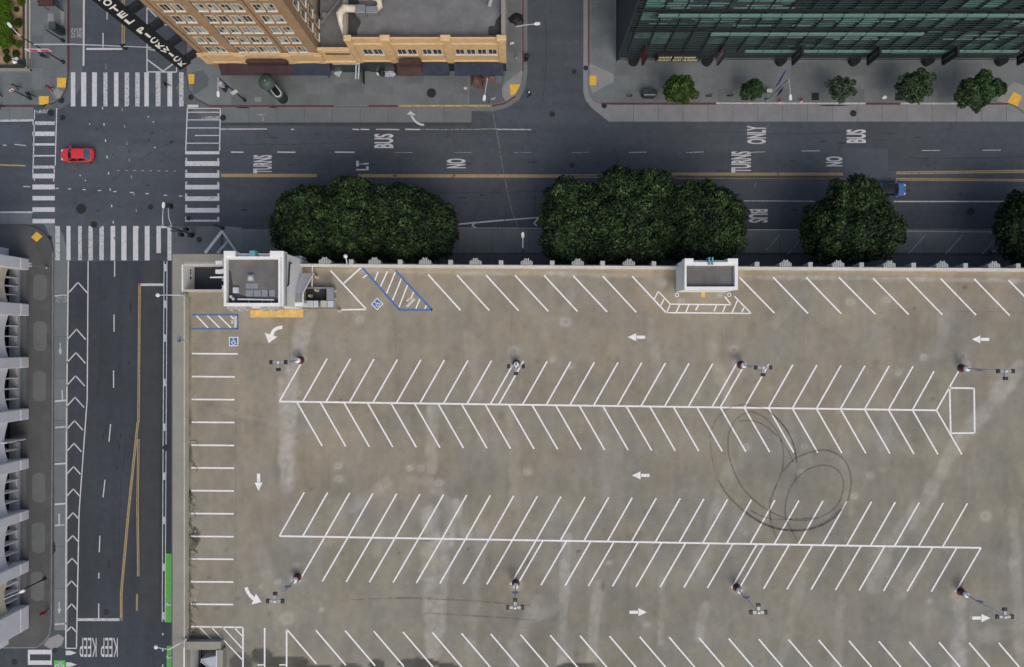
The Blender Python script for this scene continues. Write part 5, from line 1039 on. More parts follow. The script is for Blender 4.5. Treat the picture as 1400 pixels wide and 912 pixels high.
# ================================================================== WHITE BUILDING (west)
mx = -62.85
wb = tag(empty('white_building', (mx, 0, 0)), 'white panelled building with arched recessed bays along the left edge', 'building'); WO = tuple(wb.location)
def WB(mb, name, mat, par=None, **kw): return mb.build(name, mat, par or wb, off=WO, **kw)
gy = lambda py: (CY-py)*GS
WB(MB().box(-90, -65.5, gy(880), gy(340), .1, 13), 'wall', 'mint')
piers = [(354, 369.5), (415.5, 432), (487.8, 502.5), (558, 573), (626, 640), (696, 709), (765.5, 781), (826, 858)]
MIN = []
for a, b in piers:
    WB(MB().box(-65.45, mx, gy(b), gy(a), .13, 1.9), 'pier_base', 'mint', bevel=.12); WB(MB().box(-65.45, mx-.03, gy(b)+.002, gy(a)-.002, 1.905, 13.2), 'pier', 'mint', bevel=.08)
for i, ((a0, a), (b, b1)) in enumerate(zip(piers[:-1], piers[1:])):
    y1, y0 = gy(a), gy(b); L = y1-y0
    door = i == 3
    WB(MB().box(-65.4, -65.3, y0, y1, .13, 5), 'dark_glass', 'glass')
    s0 = y0 if not door else y0; s1 = y1 if not door else y0+L*.42
    WB(MB().box(-65.1, -64.0, s0+.01, s1-.01, .13, .75), 'sill', 'mintsill', bevel=.03); 
    if not door: WB(MB().box(-63.98, -63.2, s0+.02, s1-.02, .13, .17), 'planter_strip', 'walkdark')
    for j in range(1, 4):
        y = y0+L*j/4
        if door and j != 2 and y > s1+.1: continue
        WB(MB().box(-65.2, -63.85 if not (door and j == 2) else -62.9, y-.06, y+.06, .76, 4.6), 'fin', 'mint')
    # arched spandrel
    n = 10; pts = [(y0+L*q/n, 3.25+.75*sin(pi*q/n)) for q in range(n+1)]
    m = MB(); vs = []; 
    for X in (-63.55, -64.6): vs += [(X, y, z) for y, z in pts]+[(X, y, 13.0) for y, z in pts]
    N = n+1; fs = []
    for q in range(n): fs += [(q, q+1, N+q+1, N+q), (2*N+q+1, 2*N+q, 3*N+q, 3*N+q+1), (q+1, q, 2*N+q, 2*N+q+1)]
    m.add(vs, fs); WB(m, 'arched_spandrel', 'mint' if i not in (0, 6) else 'cream')
MIN = None
# ================================================================== GARDEN on the north-west corner
gd = struct(MB().box(*sorted((XY(-60, 0)[0], XY(35.5, 0)[0])), XY(0, 91)[1], XY(0, -60)[1], .1, .35).build('garden_bed', 'soil'))
wl = tag(empty('garden_wall', P(40, 60)), 'low double-railed wall around the planted garden bed at the corner', 'wall'); wo = tuple(wl.location)
for x0, x1, z1, mt in ((35.6, 37.2, .75, 'maroon2'), (37.3, 40.6, .5, 'mintsill'), (40.7, 42.2, .8, 'coping'), (42.3, 44.0, .4, 'orn')): MB().box(XY(x0, 0)[0], XY(x1, 0)[0], XY(0, 95+(x0-35)*.4)[1], XY(0, -60)[1], .13, z1).build('wall_course', mt, wl, off=wo)
MB().box(XY(-60, 0)[0], XY(35.5, 0)[0], XY(0, 95)[1], XY(0, 91.2)[1], .13, .7).build('wall_course', 'dkgreen', wl, off=wo); MB().box(XY(-60, 0)[0], XY(44, 0)[0], XY(0, 98.8)[1], XY(0, 95.2)[1], .13, .55).build('wall_course', 'coping', wl, off=wo)
# ------------------------------------------------------------------ foliage
def foliage(name, mat, parent, lobes, per, size, seed, off=(0, 0, 0), kind=None):
    g = np.random.default_rng(seed); P_, T_ = [], []
    for (cx, cy, cz, rx, ry, rz, tone) in lobes:
        d = g.normal(size=(per, 3)); d /= np.linalg.norm(d, axis=1, keepdims=True); d[:, 2] = np.abs(d[:, 2])*1.0-np.where(g.random(per) < .25, .6, 0)*np.abs(d[:, 2])
        rad = g.uniform(.72, 1.06, (per, 1)); P_.append(np.array([cx, cy, cz])+d*rad*np.array([rx, ry, rz])); T_.append(tone*(.15+.85*np.clip(d[:, 2], 0, 1)**1.3*np.clip(rad[:, 0], 0, 1)**3)+g.normal(0, .10, per))  # light painted into leaf tone: lobe tops pale, sides and insides dark
        
    Pn = np.concatenate(P_); Tn = np.clip(np.concatenate(T_), 0, 1); n = len(Pn)
    a = g.normal(size=(n, 3)); a[:, 2] *= .55; a /= np.linalg.norm(a, axis=1, keepdims=True); b = np.cross(a, g.normal(size=(n, 3))); b /= np.linalg.norm(b, axis=1, keepdims=True)
    s = size*g.uniform(.6, 1.3, (n, 1)); V = np.stack([Pn-a*s, Pn-b*s*.5, Pn+a*s, Pn+b*s*.5], 1).reshape(-1, 3)-np.array(off)
    F = np.arange(4*n).reshape(n, 4); me = bpy.data.meshes.new(name); me.from_pydata(V.tolist(), [], F.tolist()); me.update()
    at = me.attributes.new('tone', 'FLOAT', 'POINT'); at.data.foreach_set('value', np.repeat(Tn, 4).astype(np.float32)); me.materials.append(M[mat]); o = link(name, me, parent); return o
def tree(label, base, lumps, mat, per, size, seed, group, lobe=.72, nl=260, zc=(3.5, 12), gaps=.12, name='street_tree'):
    """lumps: (px, py, rx_px, ry_px, zcentre, rz) big masses at the height of the crown; lobes sit all over them"""
    t = tag(empty(name, P(*base)), label, 'tree', group); off = tuple(t.location); g = random.Random(seed); lob = []; cs = []
    for (px_, py_, rx, ry, zc_, rz) in lumps:
        c = P(px_, py_, zc_+rz*.5); k_ = (H-zc_)/K; rx *= k_; ry *= k_; cs.append((c[0], c[1], zc_))
        n = int(nl*rx*ry/30)+6; r1, r2, r3 = g.uniform(0, 6), g.uniform(0, 6), g.uniform(0, 6); rag = lambda p_: .96+.045*sin(3*p_+r1)+.035*sin(7*p_+r2)+.03*sin(12*p_+r3)
        for i in range(n):
            u = (i+.5)/n; ph = i*2.39996; z_ = 1-u*1.25+g.uniform(-.06, .06); rr = math.sqrt(max(0, 1-z_*z_)) if z_ > -1 else 0; q = 1-.6*lobe/max(rx, ry)+g.uniform(-.07, .05)
            L = lobe*g.uniform(.7, 1.3); lob.append((c[0]+rx*rr*cos(ph)*q*rag(ph)+g.uniform(-.3, .3), c[1]+ry*rr*sin(ph)*q*rag(ph)+g.uniform(-.3, .3), zc_+rz*z_*q+g.uniform(-.5, .45)*lobe, L, L, L*1.0, g.uniform(.15, 1.0)**1.6))
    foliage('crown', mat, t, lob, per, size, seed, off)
    core = MB()
    b = Vector(base_ := P(*base)); top = Vector(cs[0])
    MB().tube([tuple(b), tuple(b.lerp(Vector((top.x, top.y, top.z-1)), .35)+Vector((0, 0, .6))), tuple(Vector((top.x, top.y, top.z)))], [.34*lobe, .26*lobe, .16*lobe], 8).build('trunk', 'bark', t, off=off)
    for c in cs+[(l[0], l[1], l[2]) for l in lob[::max(1, len(lob)//9)]]:
        s_ = b.lerp(Vector((top.x, top.y, top.z-1)), .4)+Vector((0, 0, .4)); MB().tube([tuple(s_), tuple((s_+Vector(c))/2+Vector((0, 0, .5))), tuple(c)], [.12*lobe, .08*lobe, .03], 5).build('limb', 'bark', t, off=off)
    return t
gr = 'big dark street trees along the garage'
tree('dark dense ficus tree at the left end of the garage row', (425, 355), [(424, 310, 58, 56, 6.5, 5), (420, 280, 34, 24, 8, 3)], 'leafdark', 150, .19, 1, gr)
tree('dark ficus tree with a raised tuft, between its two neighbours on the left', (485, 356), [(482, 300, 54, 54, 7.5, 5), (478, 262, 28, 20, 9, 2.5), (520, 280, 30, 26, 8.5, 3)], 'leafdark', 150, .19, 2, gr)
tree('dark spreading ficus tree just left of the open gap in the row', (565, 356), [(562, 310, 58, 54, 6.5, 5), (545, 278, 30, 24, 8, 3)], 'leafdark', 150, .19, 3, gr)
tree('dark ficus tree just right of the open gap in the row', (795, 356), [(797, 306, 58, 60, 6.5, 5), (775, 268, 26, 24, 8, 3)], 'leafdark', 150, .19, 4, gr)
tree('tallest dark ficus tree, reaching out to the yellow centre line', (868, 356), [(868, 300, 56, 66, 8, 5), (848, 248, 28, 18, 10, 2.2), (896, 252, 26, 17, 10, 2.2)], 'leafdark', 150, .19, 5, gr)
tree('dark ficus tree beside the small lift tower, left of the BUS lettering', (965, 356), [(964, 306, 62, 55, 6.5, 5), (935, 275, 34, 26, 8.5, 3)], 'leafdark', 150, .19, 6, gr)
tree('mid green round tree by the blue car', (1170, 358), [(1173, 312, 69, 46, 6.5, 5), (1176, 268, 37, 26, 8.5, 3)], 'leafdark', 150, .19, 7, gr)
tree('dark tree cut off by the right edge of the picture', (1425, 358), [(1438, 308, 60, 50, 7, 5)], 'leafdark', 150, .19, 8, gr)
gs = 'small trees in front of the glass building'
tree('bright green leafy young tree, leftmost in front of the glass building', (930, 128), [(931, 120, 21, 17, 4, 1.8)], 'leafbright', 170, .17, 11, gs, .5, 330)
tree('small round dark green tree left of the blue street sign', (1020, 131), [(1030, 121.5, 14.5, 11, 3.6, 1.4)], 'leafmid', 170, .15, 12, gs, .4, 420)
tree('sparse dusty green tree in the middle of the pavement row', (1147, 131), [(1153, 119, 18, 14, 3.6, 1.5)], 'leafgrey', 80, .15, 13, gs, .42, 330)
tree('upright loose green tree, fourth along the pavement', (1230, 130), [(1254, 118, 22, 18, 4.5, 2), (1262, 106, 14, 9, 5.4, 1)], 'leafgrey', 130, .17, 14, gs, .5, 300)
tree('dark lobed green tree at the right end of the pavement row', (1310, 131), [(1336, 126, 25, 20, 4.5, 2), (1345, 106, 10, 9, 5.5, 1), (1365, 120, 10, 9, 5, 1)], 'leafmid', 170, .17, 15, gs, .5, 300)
for x, y in ((1018, 132.5), (1114, 132.5), (1228, 133), (1308, 133.5)):
    m = MB().prism(pxpoly([(x-5, y-5), (x+5, y-5), (x+5, y+5), (x-5, y+5)]), KH, KH+.022); m.build('tree_pit', 'black', pne)
# hedge and shrubs
hd = tag(empty('garden_hedge', P(8, 30)), 'long bright green clipped hedge along the left edge of the garden', 'hedge'); lob = []
g = random.Random(4)
for i in range(170):
    p = P(g.uniform(2.5, 13.5), g.uniform(-25, 64), 1.1); lob.append((p[0], p[1], 1.0+g.uniform(-.1, .25), .45, .45, .4, g.uniform(.3, .85)))
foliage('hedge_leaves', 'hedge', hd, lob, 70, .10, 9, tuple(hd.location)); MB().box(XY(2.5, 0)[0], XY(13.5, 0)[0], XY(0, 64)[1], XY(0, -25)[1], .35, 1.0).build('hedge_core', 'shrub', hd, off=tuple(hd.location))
for i, (x, y, r, mt, lb_) in enumerate(((28, 2, 6, 'hedge', 'round bright shrub at the top of the garden bed'), (21, 12, 3.4, 'shrub', 'small dark round shrub near the top of the garden bed'), (25, 31, 7, 'shrub', 'largest dark shrub in the middle of the garden bed'), (20, 43, 3, 'shrub', 'tiny low shrub against the hedge'), (25, 60, 5.4, 'hedge', 'round mid green shrub right of the hedge end'), (7, 70, 4.5, 'shrub', 'dark shrub below the end of the hedge'), (21, 73, 5.6, 'shrub', 'olive green shrub above the white flowers'), (9, 80, 5.6, 'shrub', 'dark round shrub in the lower left of the garden bed'), (18, 57, 3.5, 'shrub', 'small shrub touching the lower end of the hedge'))):
    t = tag(empty('garden_shrub', P(x, y)), lb_, 'shrub', 'shrubs in the garden bed'); c = P(x, y, .8); rr = r*.092; lob = []
    for q in range(16): a = q*2.4; u = (q+.5)/16; lob.append((c[0]+rr*.62*math.sqrt(u)*cos(a), c[1]+rr*.62*math.sqrt(u)*sin(a), .5+rr*.8*(1-u*.8), rr*.42, rr*.42, rr*.36, g.uniform(.2, .7)))
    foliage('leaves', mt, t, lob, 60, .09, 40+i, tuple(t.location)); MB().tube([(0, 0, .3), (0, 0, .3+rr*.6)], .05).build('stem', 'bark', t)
t = tag(empty('white_flowers', P(21, 83)), 'clump of white blossom heads beside the dark railings of the garden', 'flowers')
for x, y in ((18, 81), (22.5, 80), (19, 84.5), (22, 84)): c = P(x, y, .9); MB().lathe((c[0], c[1]), [(.05, .35), (.2, .7), (.24, .85), (.15, 1.0), (.02, 1.05)], 10).build('blossom', 'signwhite', t, off=tuple(t.location))
t = tag(empty('corner_railing', P(34, 88)), 'dark green metal railing at the corner of the garden bed', 'railing'); to = tuple(t.location)
for i in range(6): c = P(25+i*3, 86+i*1.2); MB().tube([(c[0], c[1], .3), (c[0], c[1], 1.5)], .05).build('post', 'black', t, off=to)
MB().tube([P(24, 85, 1.5), P(41, 92, 1.5)], .06).tube([P(41, 92, 1.5), P(41, 80, 1.5)], .06).build('rail', 'black', t, off=to); MB().prism(pxpoly([(27, 86), (41, 84), (41, 94), (31, 94)]), .36, .9).build('panel', 'dkgreen', t, off=to)

# ================================================================== CARS
def car(name, loc, rz, paint_, L=4.35, Wd=1.82, roofpaint=None, label='', rearglass='rearglass'):
    t = tag(empty(name, loc, rz), label, 'car')
    hw = Wd/2; xf = L/2
    # body shell: stations along the length (x forward), half width, belt height, corner rounding in plan
    st_ = [(-xf, .60, .62, .50), (-xf+.10, .80, .80, .42), (-xf+.35, .90, .90, .30), (-1.2, .985, .93, .26), (-.2, 1.0, .92, .25), (.75, .995, .90, .25), (1.25, .97, .84, .27), (xf-.35, .90, .76, .32), (xf-.12, .76, .68, .40), (xf, .50, .56, .46)]
    prof = [(.86, .0), (1.0, .25), (1.0, .7), (.94, .93), (.80, 1.0), (.4, 1.035), (0, 1.04)]
    V = []; F = []
    for x, w, zt, zb in st_:
        row = [(f*w*hw, zb+(zt-zb)*q) for f, q in prof]
        row = row+[(-a, b) for a, b in row[:-1][::-1]]; V += [(x, a, b) for a, b in row]
    n = 13
    for i in range(len(st_)-1):
        for j in range(n-1): F.append((i*n+j, (i+1)*n+j, (i+1)*n+j+1, i*n+j+1))
    F.append(tuple(range(n))); F.append(tuple((len(st_)-1)*n+j for j in range(n))[::-1]); F.append(tuple([i*n for i in range(len(st_))][::-1]+[i*n+n-1 for i in range(len(st_))]))
    m = MB(); m.add(V, F); b = m.build('body', paint_, t, smooth=True)
    sm = b.modifiers.new('s', 'SUBSURF'); sm.levels = 1; sm.render_levels = 2
    # greenhouse: roof panel floats on glass sides
    rz0, rz1 = .90, 1.46; rw, bw = .60*1.05, .80*1.03
    g = lambda x, y, z: (x, y, z)
    wf0, wf1, wr1, wr0 = 1.0, .32, -1.15, -1.75       # windscreen base/top, rear glass top/base
    MB().add([g(wf0, -bw*.93, rz0), g(wf0+.09, 0, rz0+.01), g(wf0, bw*.93, rz0), g(wf1, rw*.93, rz1-.02), g(wf1+.05, 0, rz1), g(wf1, -rw*.93, rz1-.02)], [(0, 1, 4, 5), (1, 2, 3, 4)]).build('windscreen', 'carglass', t)
    MB().add([g(wr0, bw*.82, rz0+.02), g(wr0-.06, 0, rz0+.03), g(wr0, -bw*.82, rz0+.02), g(wr1, -rw*.9, rz1-.05), g(wr1-.03, 0, rz1-.03), g(wr1, rw*.9, rz1-.05)], [(0, 1, 4, 5), (1, 2, 3, 4)]).build('rear_window', rearglass, t)
    for s_ in (-1, 1):
        MB().add([g(wf0-.05, s_*bw, rz0-.03), g(-.25, s_*(bw+.02), rz0-.03), g(-.25, s_*rw, rz1-.03), g(wf1-.02, s_*rw*.97, rz1-.05)], [(0, 1, 2, 3) if s_ > 0 else (3, 2, 1, 0)]).build('side_window', 'carglass', t)
        MB().add([g(-.30, s_*(bw+.02), rz0-.03), g(wr0+.1, s_*bw*.9, rz0-.02), g(wr1, s_*rw*.95, rz1-.06), g(-.30, s_*rw, rz1-.03)], [(0, 1, 2, 3) if s_ > 0 else (3, 2, 1, 0)]).build('side_window', 'carglass', t)
        for a, c in (((wf0+.02, s_*bw*.97, rz0), (wf1, s_*rw, rz1-.02)), ((-.27, s_*(bw+.03), rz0-.02), (-.27, s_*(rw+.01), rz1-.02)), ((wr0-.02, s_*bw*.88, rz0), (wr1, s_*rw*.97, rz1-.04))): MB().tube([a, c], .045, 5).build('window_pillar', paint_, t)
        MB().box(.55, .78, min(s_*.86, s_*1.04), max(s_*.86, s_*1.04), .92, 1.06).build('mirror', paint_, t, bevel=.03)
        MB().add([g(xf-.42, s_*hw*.80, .80), g(xf-.13, s_*hw*.62, .715), g(xf-.20, s_*hw*.40, .745), g(xf-.36, s_*hw*.55, .80)], [(0, 1, 2, 3) if s_ < 0 else (3, 2, 1, 0)]).build('headlight', 'lamplens', t)
        MB().box(-xf+.02, -xf+.3, min(s_*.55, s_*.80), max(s_*.55, s_*.80), .72, .89).build('tail_light', 'taillens', t, bevel=.03)
        for x in (1.32, -1.3):
            w = MB(); yy = s_*hw*.93
            for r0, y0, y1 in ((.33, yy-s_*.2, yy+s_*.02),):
                p = [(x+r0*cos(a*pi/8), .33+r0*sin(a*pi/8)) for a in range(16)]; w.add([(q[0], y0, q[1]) for q in p]+[(q[0], y1, q[1]) for q in p], [tuple(range(16)), tuple(range(16, 32))[::-1]]+[(i, (i+1) % 16, 16+(i+1) % 16, 16+i) for i in range(16)])
            wo_ = w.build('wheel', 'tyre', t); p = [(x+.2*cos(a*pi/6), .33+.2*sin(a*pi/6)) for a in range(12)]; MB().add([(q[0], yy+s_*.03, q[1]) for q in p], [tuple(range(12))]).build('rim', 'steel', wo_)
    m = MB(); nx, ny = 7, 7; V = []
    for i in range(nx):
        for j in range(ny):
            u = i/(nx-1); v = j/(ny-1)*2-1; V.append((wr1-.04+(wf1-wr1+.05)*u, v*(rw+.01)*(1-.06*abs(u-.5)*2), rz1-.03+.07*(1-v*v*.8)*(1-(2*u-1)**2*.5)))
    m.add(V, [(i*ny+j, (i+1)*ny+j, (i+1)*ny+j+1, i*ny+j+1) for i in range(nx-1) for j in range(ny-1)]); m.build('roof', roofpaint or paint_, t, smooth=True)
    MB().box(-xf+.14, -xf+.6, -.62, .62, .90, .95).build('tail_spoiler', paint_, t, bevel=.03)
    return t
car('parked_car', P(109.5, 213.5), pi, 'carred', 4.3, 1.85, label='bright red hatchback driving left through the intersection').name = 'red_car'
car('blue_car', P(1213, 260.5), 0, 'carblue', 4.3, 1.85, 'carglass', label='blue car with a dark roof half hidden under the tree, below the yellow lines')

# ================================================================== PEOPLE
SHIRTS = {'black': (.012, .012, .014), 'grey': (.12, .12, .13), 'red': (.45, .02, .03), 'navy': (.02, .03, .06), 'white': (.6, .6, .6)}
for k_, v_ in SHIRTS.items(): M['cl_'+k_] = simple(k_+'_cloth', v_, .9, var=.15, scale=8)
def body_mesh(stride, mats):
    h = 1.74; a = stride
    J = [((0, 0, .95), .14), ((0, 0, 1.15), .125), ((.02, 0, 1.36), .15), ((.03, 0, 1.50), .06), ((.05, 0, 1.60), .095), ((.05, 0, 1.72), .075)]
    E = [(0, 1), (1, 2), (2, 3), (3, 4), (4, 5)]
    def chain(base, pts):
        p = base
        for c, r in pts: J.append((c, r)); E.append((p, len(J)-1)); p = len(J)-1
    for s_ in (-1, 1):
        f = s_*a
        chain(0, [((.0, s_*.10, .88), .095), ((.16*f, s_*.11, .50), .065), ((.22*f-.10*(f < 0), s_*.11, .12), .045), ((.22*f+.14-.10*(f < 0), s_*.12, .05), .04)])
        chain(2, [((.02, s_*.19, 1.40), .07), ((-.12*f, s_*.24, 1.13), .045), ((-.22*f+.06, s_*.23, .90), .032), ((-.25*f+.09, s_*.22, .80), .035)])
    me = bpy.data.meshes.new('body'); me.from_pydata([j[0] for j in J], E, []); o = bpy.data.objects.new('b', me); COL.objects.link(o)
    sk = o.modifiers.new('k', 'SKIN'); 
    for i, j in enumerate(J): me.skin_vertices[0].data[i].radius = (j[1]*(.8 if i in (0, 1, 2) else 1), j[1]*(1.15 if i in (0, 1, 2) else 1))
    me.skin_vertices[0].data[0].use_root = True
    sb = o.modifiers.new('s', 'SUBSURF'); sb.levels = 1
    bpy.context.view_layer.update(); r = bpy.data.meshes.new_from_object(o.evaluated_get(bpy.context.evaluated_depsgraph_get())); bpy.data.objects.remove(o)
    r.materials.clear()
    for mm_ in mats: r.materials.append(M[mm_])
    for p in r.polygons:
        z = p.center.z; y = abs(p.center.y); p.use_smooth = True
        p.material_index = 0 if z > 1.50 or (z < .86 and y > .19) else 1 if z > .93 or y > .19 else 2 if z > .11 else 3
    return r
BM = {}
def person(px_, py_, rz, shirt, label, pants='black', hair='hair', lvl=KH, stride=1, group=None):
    key = (shirt, pants, stride)
    if key not in BM: BM[key] = body_mesh(stride, ['skin', 'cl_'+shirt, 'cl_'+pants, 'black'])
    t = tag(empty('person', P(px_, py_, 0), R(rz)), label, 'person', group); t.location.z = lvl
    o = link('body', BM[key], t); MB().lathe((.035, 0), [(.06, 1.58), (.108, 1.63), (.112, 1.71), (.09, 1.78), (.03, 1.805)], 12).build('hair', hair, t, smooth=True)
    return t
person(231, 118.5, 0, 'black', 'person in black walking across the upper crosswalk', lvl=0.0)
person(450, 105, 70, 'black', 'person in dark clothes standing by the navy awning of the hotel', stride=.4)
person(723.5, 131.5, 200, 'black', 'person in black with a white cap stepping off the kerb at the side street', hair='signwhite', lvl=0.0)
person(66, 80, 140, 'black', 'person in dark clothes beside the red and white sign at the upper left', stride=.5)
person(29, 122, 20, 'grey', 'person in grey walking along the upper left pavement'); person(47, 132.5, -30, 'black', 'person in black next to the yellow tactile pad by the left crosswalk')
person(75, 123.5, 200, 'red', 'person in red at the corner between the two yellow pads', stride=.5)
person(4, 131, 90, 'white', 'person in a white top at the left edge of the picture', stride=.5); person(4, 148, 10, 'black', 'person in black on the kerb line at the far left edge', lvl=0)
person(66.5, 834, 30, 'red', 'person in a red top on the brown pavement by the lower left kerb')
person(628, 101, 0, 'black', 'person in black crouched with belongings by the orange shop block', stride=.3)

# ================================================================== STREET LAMPS, SIGNALS, SIGNS
def pole_lamp(base, hgt, arm, label, r=.09, signs=(), group='street lamps', dark=False, name='street_lamp', head=True):
    t = tag(empty(name, P(*base)), label, 'street lamp' if head else 'sign post', group); t.location.z = 0
    mt = 'steel' if not dark else 'black'
    MB().lathe((0, 0), [(.2, .1), (.2, .5), (r, .6), (r*.62, hgt)], 12).build('pole', mt, t)
    if head:
        e = Vector((arm[0], arm[1], hgt+.25)); MB().tube([(0, 0, hgt-.05), tuple(Vector((arm[0]*.5, arm[1]*.5, hgt+.22))), tuple(e)], [.07, .055, .045]).build('arm', 'lsteel', t)
        d = Vector(arm).normalized(); q = Vector((-d.y, d.x)); c = Vector(arm)
        pts = [tuple(c+d*a+q*b) for a, b in ((-.1, .1), (.1, .17), (.45, .17), (.6, .08), (.6, -.08), (.45, -.17), (.1, -.17), (-.1, -.1))]
        MB().prism(pts, hgt+.15, hgt+.33).build('lamp_head', 'signwhite', t, bevel=.03)
    for (x, y, z, w, h_, rot, mat) in signs:
        c, s_ = cos(R(rot)), sin(R(rot)); ux, uy = c*w/2, s_*w/2; nx_, ny_ = -s_*.02, c*.02
        MB().prism([(x-ux-nx_, y-uy-ny_), (x+ux-nx_, y+uy-ny_), (x+ux+nx_, y+uy+ny_), (x-ux+nx_, y-uy+ny_)], z-h_/2, z+h_/2).build('sign_plate', mat, t)
    return t
pole_lamp((706, 80), 10.4, (2.2, .2), 'tall street lamp with its arm over the side street right of the orange block', signs=[(-.5, 0, 5.2, .5, .6, 15, 'signwhite')])
pole_lamp((671, 143.5), 10.4, (-.3, -2.1), 'street lamp rising over the brown tarp at the pavement corner', signs=[(.4, 0, 2.6, .6, .7, 15, 'lsteel')])
l1 = pole_lamp((335.5, 138), 9.2, (.1, -1.8), 'street lamp with blue and white signs at the hotel corner', dark=True, signs=[(0, -.5, 7.0, .9, 1.6, 60, 'navy'), (.1, -.2, 4.2, .8, .9, 30, 'signwhite')])
MB().box(-.2, .2, -.75, -.35, 7.6, 8.6).build('signal_head', 'lsteel', l1)
l2 = pole_lamp((1047.5, 138), 8.6, (.1, -2.0), 'street lamp with a tall blue sign in front of the glass building', signs=[(.0, .95, 5.9, 1.9, 1.5, 62, 'signblue'), (.0, -.55, 5.6, .8, 1.5, 62, 'navy')])
for i in range(3): MB().box(-.30+i*.22, -.27+i*.22, .25+i*.42, .5+i*.42, 5.6, 6.3).build('sign_stroke', 'signwhite', l2)
l3 = pole_lamp((88, 86), 9.0, (-.9, 1.0), 'street lamp and signal mast at the upper left corner, its arm crossing the street', dark=True)
MB().tube([(0, 0, 6.4), (5, -.1, 6.7), (14.3, -.55, 6.9)], [.09, .07, .05]).build('mast_arm', 'lsteel', l3)
sg = MB().box(-1.6, 1.3, -.32, -.28, 4.9, 5.7).build('sign_plate', 'signwhite', l3)
for x0 in (-1.2, .15): MB().box(x0, x0+1.0, -.34, -.321, 5.0, 5.6).build('red_panel', 'signrw', sg)
MB().box(10.7, 11.0, -.5, -.2, 5.9, 6.9).build('signal_head', 'black', l3); MB().box(10.5, 11.2, -.19, -.16, 5.8, 7.0).build('backplate', 'black', l3)
l4 = pole_lamp((265, 321), 8.9, (.2, 2.0), 'lamp and traffic signal post at the corner island by the garage', dark=True)
MB().tube([(0, 0, 6.3), (-.3, 1.2, 6.6), (-.35, 2.5, 6.6)], .06).build('mast_arm', 'lsteel', l4); MB().box(-.65, -.05, 2.35, 2.9, 5.9, 6.9).build('signal_head', 'black', l4)
MB().box(-.5, -.15, -.6, -.15, 2.6, 3.6).box(.1, .5, .1, .5, 2.6, 3.5).box(-.2, .2, -.45, .05, .6, 1.5).build('signal_head', 'black', l4); MB().tube([(-1.8, .15, 2.7), (0, 0, 3.2), (1.1, -.2, 2.9)], .07).build('cross_arm', 'black', l4)
pole_lamp((62.7, 790.5), 8.3, (2.1, .9), 'dark lamp post on the brown pavement at the lower left', dark=True)
pole_lamp((714.5, 350), 9.0, (0, 1.2), 'street lamp seen between the ficus trees above the north parapet')
pole_lamp((66, 366), 4.0, (0, 0), 'thin sign post on the pavement beside the white building', head=False, signs=[(0, 0, 3.7, .5, .5, 90, 'signwhite')], group=None, name='sign_post')
pole_lamp((88, 57), 3.9, (0, 0), 'dark leaning-looking post below the green kiosk box', head=False, dark=True, group=None, name='sign_post')
pole_lamp((42.5, 135.5), 4.1, (0, 0), 'signal post with a red and white hand sign at the upper left corner', head=False, dark=True, signs=[(0, -.1, 3.9, .5, .5, 40, 'signwhite'), (0, -.16, 3.9, .25, .3, 40, 'signrw')], group=None, name='sign_post')
pole_lamp((305.5, 312), 3.2, (0, 0), 'short dark post at the tip of the hatched triangle', head=False, dark=True, group=None, name='sign_post')
# black rubber-based lane post blob by the garage
for x, y, lb_ in ((720, 79, 'round black bin on the kerb of the side street'),):
    t = tag(empty('litter_bin', P(x, y)), lb_, 'bin'); MB().lathe((0, 0), [(.24, .02), (.28, .8), (.2, .95), (.1, 1.0)], 14).build('bin_body', 'iron', t)
# bus shelter, kiosk box
t = tag(empty('bus_shelter', P(82, 8)), 'maroon-roofed bus shelter at the top left edge', 'bus shelter'); to = tuple(t.location)
MB().box(XY(53, 0, 2.8)[0], XY(73, 0, 2.8)[0], XY(0, 8, 2.8)[1], XY(0, -40, 2.8)[1], 2.7, 2.95).build('roof', 'maroon2', t, off=to)
for i in range(4): MB().box(XY(53, 0, 2.8)[0]-.02, XY(73, 0, 2.8)[0]+.02, XY(0, 8-i*6, 2.8)[1]-.03, XY(0, 8-i*6, 2.8)[1]+.03, 2.951, 3.0).build('roof_rib', 'maroonbase', t, off=to)
for x, y in ((68, 14), (88, 16)):
    a = P(x, y); MB().box(a[0]-.05, a[0]+.05, a[1]-.05, a[1]+.05, KH, 2.7).build('post', 'black', t, off=to)
a, b = P(66, 14), P(88, 16); MB().box(a[0], b[0], a[1]-.03, a[1], .5, 2.5).build('glass_end', 'steel', t, off=to)
t = tag(empty('kiosk_box', P(87, 45)), 'dark green upright cabinet on the pavement near the top left bus shelter', 'cabinet'); MB().box(-.45, .3, -.4, .45, .13, 2.35).build('cabinet_body', 'tealwall', t, bevel=.04); MB().box(-.5, .35, -.45, .5, 2.36, 2.44).build('lid', 'kgreen', t)
